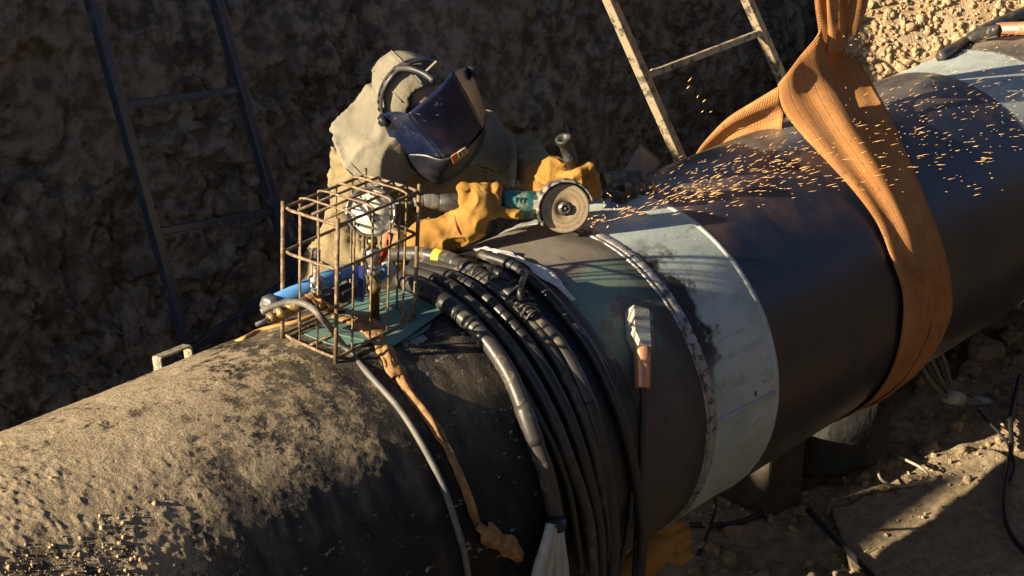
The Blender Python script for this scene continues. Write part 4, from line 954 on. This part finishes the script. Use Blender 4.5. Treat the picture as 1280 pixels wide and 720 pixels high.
def cape_sdf(P):
    b = smin(body_sdf(P), sd_cap(P, nk, nk+A(.02, -.05, .06), .09, .095), .05); b = smin(b, sd_cap(P, pt(492, 150, .53), shR+A(.02, .03, -.02), .088, .088), .06); b = smin(b, sd_cap(P, pt(566, 172, .52), pt(606, 188, .53), .065, .07), .05)
    reg = (P-hemA)@hemN+.010*fbm(P*9, 2, 524)+.012*np.sin(np.arctan2(P[..., 1]-nk[1], P[..., 0]-nk[0])*5)
    reg = np.maximum(reg, np.linalg.norm((P-capc)*np.array([1, 1, .7]), axis=-1)-.33)
    ph = np.arctan2(P[..., 1]-nk[1], P[..., 0]-nk[0]); rr_ = np.linalg.norm(P-capc, axis=-1)
    r = 1-2*np.abs(np.sin(ph*3.5+3.2*fbm(P*np.array([3.2, 3.2, 2.]), 2, 523)))**.7; e = np.clip(1-np.abs(fbm(P*np.array([9, 9, 6.]), 2, 522))*3.2, 0, 1)**2
    hem = .006*np.exp(-((reg+.012)/.005)**2)
    return np.maximum(b-.028-.013*r*sstep(.07, .2, rr_)-.012*e-.003*fbm(P*16, 3, 521)-hem, reg)
V, F = nets(cape_sdf, (2.95, .1, .2), (4.15, 1.0, 1.05), .0092); obj('hood_curtain', V, F, M['hoodcloth'], person)
M['seam'] = simple('seam_thread', (.20, .18, .135), (.26, .235, .175), 60, .9)
dpl = (V-hemA)@hemN+.010*fbm(V*9, 2, 524)+.012*np.sin(np.arctan2(V[:, 1]-nk[1], V[:, 0]-nk[0])*5); php = np.arctan2(V[:, 1]-nk[1], V[:, 0]-nk[0]); rdp = np.linalg.norm(V-capc, axis=1)
for off in (.016, .030):
    line = []
    for a in np.arange(-3.1, .25, .055):
        k = np.where((np.abs(php-a) < .05) & (np.abs(dpl+off) < .007))[0]
        if len(k): k = k[np.argsort(rdp[k])[-3:]]; line.append(V[k].mean(0)+nrm(V[k].mean(0)-capc)*.0015)
    if len(line) > 6:
        L_ = np.array(line); L_[1:-1] = (L_[:-2]+2*L_[1:-1]+L_[2:])/4; obj('hem_stitching', *tube(smooth_path(list(L_), 2), .0019, 5), M['seam'], person)
for s0 in (-.050, .030):
    kk = math.sqrt(1-((s0+.008)/.104)**2)
    obj('hood_seam', *tube(np.array([hp_(s0, .048+(.128*kk+.003)*math.cos(a), -.062+(.124*kk+.003)*math.sin(a)) for a in np.linspace(-1.7, .95, 40)]), .0026, 6), M['seam'], person)

# face shield: faceted blue visor, side wings, chin piece, harness
def m_visor():
    n = N('scratched_dark_blue_shield'); a = n.noise(9, 6, .6); s = n.noise(70, 3, .6, n.map((1, .35, .6))); sc2 = n.ramp(n.noise(38, 2, .5, n.map((.3, 1, 1)), 1.5), .69, .705)
    c = n.mix(n.ramp(a, .35, .65), (.006, .009, .030), (.012, .020, .062)); c = n.mix(n.math('MULTIPLY', n.ramp(a, .55, .75), .3), c, (.13, .11, .10)); c = n.mix(n.math('MULTIPLY', sc2, .6), c, (.42, .40, .36))
    return n.done(c, n.mixf(a, .2, .36), 0, n.bump(s, .05, .002), .45)
M['visor'] = m_visor(); M['maskside'] = simple('dusty_black_plastic', (.016, .016, .024), (.06, .056, .055), 22, .45, 0, 60, .3); M['chin'] = simple('scuffed_navy_plastic', (.008, .009, .016), (.024, .023, .028), 18, .42, 0, 60, .3); M['label'] = simple('orange_label', (.42, .17, .05), (.52, .24, .08), 60, .5); M['labelpale'] = simple('pale_label_print', (.52, .44, .30), (.60, .52, .38), 80, .5)
def pl(px, py, f):
    u = ray(px, py); return CAM+u*(((Hc+Ff*f-CAM)@Ff)/(u@Ff))
TL, TR, BR, BL = pl(510, 142, .135), pl(566, 90, .135), pl(605, 160, .150), pl(555, 198, .155)
def quad(rows, n1=14, n2=16, bul=None):
    C = np.array([smooth_path(r, n2) if len(r) > 2 else smooth_path(r, n2*1) for r in rows]); C = np.array([smooth_path(list(C[:, i]), n1) for i in range(C.shape[1])]).transpose(1, 0, 2)
    if bul is not None: C = C+Ff*bul(np.linspace(0, 1, C.shape[0])[:, None], np.linspace(0, 1, C.shape[1])[None])[..., None]
    return grid(C)
o = obj('visor', *quad([[TL, TR], [BL, BR]], 16, 18, lambda v, u: .020*(1-(2*u-1)**2)-.012*(1-v)**3*(1-(2*u-1)**2)), M['visor'], person); solid(o, .004)
wL = [pl(474, 143, .025), pl(485, 166, .028), pl(499, 194, .035)]; wR = [pl(583, 84, .02), pl(596, 108, .02), pl(608, 146, .04)]
o = obj('side_wing', *quad([[TL+A(0, 0, -.002), pl(494, 140, .085), wL[0]], [(TL+BL)/2, pl(512, 166, .09), wL[1]], [BL, pl(530, 195, .10), wL[2]]], 8, 8), M['visor'], person); solid(o, .004)
o = obj('side_wing', *quad([[TR, pl(574, 86, .08), wR[0]], [(TR+BR)/2, pl(592, 116, .08), wR[1]], [BR, pl(606, 152, .09), wR[2]]], 8, 8), M['visor'], person); solid(o, .004)
o = obj('chin_guard', *quad([[wL[2]+A(0, 0, .004), pl(530, 193, .104), BL+Ff*.003, (BL+BR)/2+Ff*.021, BR+Ff*.003, wR[2]],
     [pl(507, 205, .035), pl(530, 216, .10), pl(551, 217, .140), pl(577, 203, .150), pl(602, 178, .132), pl(608, 160, .05)],
     [pl(519, 215, .03), pl(536, 226, .085), pl(552, 229, .115), pl(576, 215, .122), pl(597, 191, .105), pl(606, 170, .05)]], 7, 7), M['chin'], person); solid(o, .004)
for a, b in ((wL[0], -1), (wR[0], 1)):
    ks = a+Ff*.012-Uu*.02; obj('adjusting_knob', *lathe(ks-Ss*b*-.0-Ss*b*.004, Ss*b, [(0, .020), (.012, .021), (.016, .019), (.018, .010), (.024, .009), (.025, 0)], 10), M['maskside'], person)
def strip(name, c, lift, m):
    q = [pl(x, y, .172+lift) for x, y in c]; obj(name, *prism(q, -Ff*.003), m, person, smooth=False)
strip('label', [(564, 196), (585, 181), (588, 190), (567, 205)], .0, M['label'])
strip('label_print', [(572, 191), (582, 184), (584.5, 191), (574.5, 198)], .0035, M['labelpale'])
strip('label_stroke', [(574.2, 191.5), (575.6, 190.5), (577.2, 195), (575.8, 196)], .0046, M['ink']); strip('label_stroke', [(578.6, 188.5), (580, 187.5), (581.4, 192.2), (580.2, 193)], .0046, M['ink'])
# headband strap over the hood with slots
bd = []
for a in np.linspace(-1.45, 1.5, 40):
    c = hp_(-.008+.113*math.sin(a), .048+.137*math.cos(a), -.030+.02*math.cos(a)); wv = Ff*.5+Uu*0-Uu*0; bd.append([c-Ff*.013, c-Ff*.006+nrm(c-Hc)*.003, c+Ff*.006+nrm(c-Hc)*.003, c+Ff*.013])
o = obj('headband', *grid(np.array(bd)), M['maskside'], person); solid(o, .004)
for a in np.linspace(-1.1, .4, 8):
    c = hp_(-.008+.1195*math.sin(a), .048+.1435*math.cos(a), -.030+.02*math.cos(a)); tn = Ss*math.cos(a)-Uu*math.sin(a); obj('slot', *box(c, tn*.010, Ff*.006, nrm(c-Hc)*.004), M['ink'], person, smooth=False)
obj('crown_tab', *box(hp_(.075, .165, .075), Ss*.05, Uu*.028, Ff*.008), M['hoodcloth'], person, smooth=False)
obj('crown_strap', *tube(smooth_path([hp_(.0, .182, -.02), hp_(.03, .190, .03), hp_(.05, .180, .08), hp_(.055, .165, .115)], 5), .009, 8), M['maskside'], person)
# gloves
def glove(name, cuff, wrist, palm, fingers, thumb, lo, hi, cuffr=.058, wr=.044, pr_=(.05, .046)):
    def f(P):
        d = smin(sd_cap(P, cuff, wrist, cuffr, wr), sd_cap(P, wrist, palm, wr, pr_[0]*.86), .03)
        for j, pts in enumerate(fingers+[thumb]):
            g = None
            for i in range(len(pts)-1):
                r_ = .0160-.0012*i-(.001 if j == 3 else 0); c = sd_cap(P, pts[i], pts[i+1], r_+.0012, r_); g = c if g is None else smin(g, c, .006)
            d = smin(d, g, .0065)
        n_ = fbm(P*26, 3, 531)
        r = 1-np.abs(fbm(P*np.array([13, 13, 17.]), 2, 532))*2
        return d-.003*n_-.008*np.clip(r, 0, 1)**3
    V, F = nets(f, lo, hi, .0044); return obj(name, V, F, M['leather'], person)
# right hand round the rear of the grinder body
pR = g0+Gb*.245; cuffR = pt(530, 303, .23); wristR = pt(584, 285, .15)+A(0, 0, .008)
e1 = -VIEW; e2 = nrm(np.cross(Gb, e1)); e2 = e2 if e2[2] > 0 else -e2        # e1 towards the viewer, e2 up, round the grip
def around(s, rads): return [g0+Gb*s+(e1*math.cos(a)+e2*math.sin(a))*r for a, r in rads]
palmR = g0+Gb*.245+e1*.046-e2*.010
fgR = [around(.195+.031*k, [(.05, .048), (.80, .051), (1.60, .046-.001*k), (2.5, .043)]) for k in range(4)]
thR = [palmR-Gb*.005-e2*.015, g0+Gb*.175+e1*.048-e2*.024, g0+Gb*.135+e1*.044-e2*.030]
glove('leather_glove', cuffR, wristR, palmR, fgR, thR, np.minimum(cuffR, pR)-.13, np.maximum(cuffR, pR)+A(.15, .13, .13))
# stitched seam and cuff edge
sq = nrm(wristR-cuffR); sc_ = wristR*.82+cuffR*.18; su = nrm(np.cross(sq, VIEW)); sv = np.cross(sq, su)
obj('glove_stitching', *tube(np.array([sc_+(su*math.cos(a)+sv*math.sin(a))*.0515+sq*.004*math.sin(3*a) for a in np.linspace(0, 6.28, 40)]), .0022, 6), M['stitch'], person)
# left hand round the side handle
hq = hb+hd*.035; cuffL = pt(678, 221, .21); wristL = pt(695, 216, .13); f1 = -VIEW; f2 = nrm(np.cross(hd, f1)); f2 = f2 if f2@RIGHT > 0 else -f2
palmL = hq+f2*-.018-f1*.040+hd*.0
def aroundL(s, rads): return [hb+hd*s+(-f1*math.cos(a)+f2*math.sin(a))*r for a, r in rads]
fgL = [aroundL(.062-.030*k, [(.1, .044), (1.1, .050), (2.0, .045), (2.9, .037), (3.6, .034)]) for k in range(4)]
thL = [palmL-f2*.02+hd*.02, hb+hd*.075-f2*.036-f1*.012, hb+hd*.068-f2*.028+f1*.022]
glove('leather_glove', cuffL, wristL, palmL, fgL, thL, np.minimum(cuffL, hq)-.13, np.maximum(cuffL, hq)+.13, .05, .040)
# coat details in view: placket and buttons on the shaded front
for k in range(3):
    obj('button', *lathe(pt(520+9*k, 262+26*k, .50+.02*k), -VIEW, [(0, .009), (.003, .009), (.004, .006)], 12), M['maskside'], person)

# ================================================================== GROUND UNDER THE PIPE
GZ = FLOOR
M['board'] = simple('trodden_dusty_board', (.26, .20, .13), (.38, .295, .19), 30, .95, 0, 90, .9)
def gp(px_, py_, z=None): return ptz(px_, py_, GZ+.03 if z is None else z)
bd = [gp(1040, 640), gp(1180, 596), gp(1240, 566), gp(1330, 640), gp(1330, 800), gp(1090, 800)]
U = np.linspace(0, 1, 90); q_ = np.array([[(bd[0]*(1-u)+(bd[1]*.45+bd[2]*.55+(bd[1]-bd[2])*(.55-u)*0)*u) for u in U]])[0]
def edge(pts, n): return smooth_path(pts, n)
fe = edge([bd[0], bd[1], bd[2], bd[3]], 34); ne = edge([gp(1090, 800), gp(1150, 800), gp(1240, 800), gp(1330, 800)], 34)
V_ = np.linspace(0, 1, 70); BP = fe[None]*(1-V_)[:, None, None]+ne[None]*V_[:, None, None]
BP = BP+((ne-fe)*.0)[None]; jag = .018*fbm(np.stack([np.arange(len(fe))*.22, np.arange(len(fe))*0, np.arange(len(fe))*0], -1), 4, 611); BP = BP+(jag[None]*(1-V_)[:, None]**6)[..., None]*A(.3, 1, 0)
BP[..., 2] += .016+.012*fbm(BP*3, 3, 612)+.006*fbm(BP*28, 4, 613)
o = tag(obj('ground_board', *grid(BP), M['board'], loc=BP.reshape(-1, 3).mean(0)), 'flat soil covered sheet on the trench floor with a sunlit streak', 'board'); solid(o, .012, -1)
kx = RNG.integers(0, BP.shape[0], 900); ky = RNG.integers(0, BP.shape[1], 900); kr = .0015+.009*RNG.random(900)**7
clods('sheet_crumbs', BP[kx, ky]+RNG.normal(size=(900, 3))*A(.012, .012, 0)+kr[:, None]*A(0, 0, .3), kr, M['board'], 15)
M['oldwood'] = simple('dark_old_timber', (.04, .032, .024), (.075, .06, .042), 16, .85, 0, 70, .6)
M['sack'] = m_cloth('grey_sackcloth', (.035, .037, .037), (.055, .057, .055), (.04, .032, .024))
def sack_mesh(c, ax, r, seed):
    V, F = ball((0, 0, 0), 1, seed, .12, 4); V = np.sign(V)*np.abs(V)**.8; V[:, 2] = np.where(V[:, 2] < -.55, -.55+(V[:, 2]+.55)*.2, V[:, 2])
    V = V*(1+.03*fbm(V*4, 3, seed)[:, None]); cr = np.clip(1-np.abs(fbm(V*np.array([2.2, 5, 5]), 2, seed+5))*5, 0, 1); V = V*(1-.06*cr)[:, None]
    Z3 = A(0, 0, 1); a = nrm(ax); b = np.cross(Z3, a); return c+np.outer(V[:, 0]*r[0], a)+np.outer(V[:, 1]*r[1], b)+np.outer(V[:, 2]*r[2], Z3), F
sc0 = pt(1048, 548, .16); sc0[2] = GZ+.20
tag(obj('sandbag', *sack_mesh(ptz(1046, 546, GZ+.17), (.9, -.4, 0), (.24, .12, .21), 3), M['sack']), 'grey sack wedged beneath the dark pipe near the sunlit soil', 'sandbag')
tc = ptz(950, 592, GZ+.13)
o = obj('timber_block', *box(tc, A(.22, -.02, 0), A(.02, .26, 0), A(0, 0, .34)), M['oldwood'], smooth=False); bevel(o, .012); tag(o, 'square timber block standing under the pale band', 'block')
def gcable(name, label, pts, r, m, z=.0, grp='cables lying on the trench floor', cat='cable'):
    P = smooth_path([ptz(a, b, GZ+.03+r+(q[0] if q else z)) for a, b, *q in pts], 8); return tag(obj(name, *tube(P, r, 8), m, loc=P[0]), label, cat, grp)
gcable('ground_cable', 'dark cable curving on the ground from the pale band to the timber block', [(862, 656), (905, 656), (945, 645), (975, 622), (986, 596), (975, 560)], .012, M['rub'])
gcable('ground_cable', 'dark cable snaking down the right edge of the trench floor', [(1275, 470), (1264, 520), (1264, 560), (1256, 610), (1257, 650), (1272, 680), (1300, 705)], .011, M['rub'], .03)
gcable('ground_cable', 'thin dark cord crossing the sunlit soil towards the right edge', [(1222, 512), (1238, 530), (1258, 552), (1268, 580), (1263, 600)], .006, M['rub'], .04)
M['palecord'] = simple('dusty_pale_cord', (.30, .27, .21), (.42, .38, .30), 40, .7)
gcable('loose_wire', 'looped pale wire lying on the sunlit soil', [(1096, 586), (1102, 600), (1118, 607), (1140, 606), (1160, 596), (1150, 584), (1122, 570)], .006, M['palecord'], .035)
gcable('ground_cable', 'straight dark rod lying on the floor at the bottom right', [(1010, 637), (1035, 664), (1062, 690), (1095, 725)], .013, M['rub'], .02)
gcable('ground_cable', 'thin dark cord hanging below the pale band to the floor', [(894, 612, .5), (893, 640, .3), (884, 668, .05), (872, 694)], .007, M['rub'])
# bunch of grey cables under the sling
t = thing('cable_bunch', 'bunch of grey cables taped together under the pipe behind the sling', 'cables', ptz(1190, 492, GZ))
for k, (x0, x1) in enumerate(((1152, 1180), (1160, 1186), (1168, 1190), (1176, 1192), (1183, 1195))):
    P = smooth_path([pt(x0-8, 440, .12), pt(x0, 458, .10), pt((x0+x1)/2-2, 477, .08), pt(x1, 494, .06), pt(x1+18+k*3, 503, .04), pt(x1+60, 507+k, .02)], 8); obj('cable', *tube(P, .011, 8), M['rub2' if k % 2 else 'hose'], t)
for a, b in ((1184, 1200), (1222, 1234)): obj('white_tape', *tube(np.array([pt(a, 495+(a-1184)*.22, .052), pt(b, 499+(a-1184)*.2, .045)]), .032, 12), M['silver_tape'], t)
# loose stones
M['stone'] = simple('dull_brown_stone', (.17, .13, .085), (.26, .205, .14), 14, .9, 0, 50, .7)
for k, (lab, x, y, r) in enumerate((('large rounded brown clod beneath the far pipe at the right edge', 1230, 440, .085), ('brown clod at the right edge beside the largest one', 1262, 418, .055), ('flat brown clod in front of the largest one under the pipe', 1212, 462, .05), ('small brown stone on the floor below the timber block', 1000, 640, .024), ('brown clod at the near edge of the sunlit soil', 1160, 560, .05))):
    p = ptz(x, y, GZ+r*.8); tag(obj('stone', *ball(p, r, 20+k, .6, 3, (1.2, .9, .75)), M['stone'], smooth=False), lab, 'stone', 'loose stones on the trench floor')
# thin straws on the board
st = []
for (a, b, c, d) in ((1243, 620, 1250, 612), (1252, 672, 1264, 686), (1080, 690, 1090, 685), (1139, 662, 1146, 664), (1224, 672, 1226, 680)):
    st.append(rod(ptz(a, b, GZ+.058), ptz(c, d, GZ+.060), .0022, 5))
obj('straw_scraps', *join(*st), M['palecord'], kind='stuff')
# yellow glove hanging low below the cables
gw = thing('work_glove', 'yellow leather work glove under the pipe beside the black cables', 'glove', pt(830, 690, -.05)-A(0, 0, .1))
pg = pt(832, 680, -.26); gd = nrm(RIGHT*.92+UP*.40); gs = nrm(np.cross(gd, VIEW)); gs = gs if gs[2] > 0 else -gs
fg = [[pg+gs*(.040-.028*k)-VIEW*.004, pg+gs*(.044-.031*k)+gd*(.036-.004*abs(k-1))-VIEW*(.020+.004*k), pg+gs*(.040-.030*k)+gd*(.078-.012*abs(k-1))-VIEW*.006, pg+gs*(.034-.027*k)+gd*(.068-.010*abs(k-1))+VIEW*.020] for k in range(4)]
def gsd(P):
    d = smin(sd_cap(P, pg-gd*.17-gs*.06, pg-gd*.05-gs*.01, .062, .050), sd_cap(P, pg-gd*.04, pg+gd*.0, .050, .044), .03)
    for f in fg+[[pg-gs*.03-gd*.02-VIEW*.02, pg-gs*.062+gd*.02-VIEW*.03, pg-gs*.060+gd*.052-VIEW*.024]]:
        g = None
        for i in range(len(f)-1): c = sd_cap(P, f[i], f[i+1], .0165-.001*i, .0155-.001*i); g = c if g is None else smin(g, c, .006)
        d = smin(d, g, .004)
    return d-.003*fbm(P*24, 3, 541)
V, F = nets(gsd, pg-.26, pg+.17, .0052); obj('glove_shell', V, F, M['leather'], gw)
obj('red_lining', *lathe(pg-gd*.20-gs*.07, -gd, [(0, .052), (.05, .06), (.07, .05)], 20), M['stitch'], gw)

# ================================================================== SPARKS off the disc
ms = bpy.data.materials.new('glowing_spark'); ms.use_nodes = True; b_ = ms.node_tree.nodes['Principled BSDF']
b_.inputs['Base Color'].default_value = (.8, .5, .2, 1); b_.inputs['Emission Color'].default_value = (1.0, .50, .15, 1); b_.inputs['Emission Strength'].default_value = 1.2
S0 = A(3.69, -.03, R+.01); Vs, Fs, n = [], [], 0; cnt = 0; rg = np.random.default_rng(11)
def spark(p, d, L, r):
    global n
    u = nrm(np.cross(d, (0.3, .1, 1))); v = np.cross(d, u); a, b = p-d*L/2, p+d*L/2; m1 = p-d*L*.15
    Vs.append(np.array([a, m1+u*r, m1+v*r, m1-u*r, m1-v*r, b])); Fs.extend([(n, n+1+(k+1) % 4, n+1+k) for k in range(4)]); Fs.extend([(n+5, n+1+k, n+1+(k+1) % 4) for k in range(4)]); n += 6
def fan(spread):
    return nrm((1, -.155+rg.normal()*.15*spread, .030+rg.normal()*.045*spread))
def put(dist, dirv, L, r):
    p = S0+dirv*dist-A(0, 0, .028*dist*dist); rr_ = math.hypot(p[1], p[2])
    if rr_ < R+.012:
        k = (R+.012+.03*rg.random())/rr_; p[1] *= k; p[2] *= k
    tang = nrm(dirv+A(0, 0, -.05*dist)+rg.normal(size=3)*.07)
    if rr_ < R+.03: nn = nrm(A(0, p[1], p[2])); tang = nrm(tang-nn*min(0, tang@nn)*1.2+rg.normal(size=3)*.07)
    spark(p, tang, L, r)
for k in range(1200):
    dist = .30+2.6*rg.random()**1.05; put(dist, fan(1.), (.008+.050*rg.random()**3)*(1 if dist > .6 else .7), .00032+.00042*rg.random()**1.5)
for k in range(120):                                                     # the dense stream leaving the disc
    dist = .03+.85*rg.random(); put(dist, fan(.75), .012+.04*rg.random()**2, .0004+.0004*rg.random())
for k in range(26):
    p = S0+A(rg.normal()*.05+.03, rg.normal()*.05, abs(rg.normal())*.06); spark(p, nrm(rg.normal(size=3)+A(.5, 0, .3)), .006+.006*rg.random(), .0011)
for k in range(7): p = pt(790+rg.random()*110, 70+rg.random()*70, .1+rg.random()*.4); spark(p, nrm(RIGHT+UP*1.2+rg.normal(size=3)*.3), .010+.012*rg.random(), .0008)
me = mesh_np('sparks', np.concatenate(Vs), Fs); me.materials.append(ms); so_ = bpy.data.objects.new('sparks', me); COL.objects.link(so_); so_['kind'] = 'stuff'
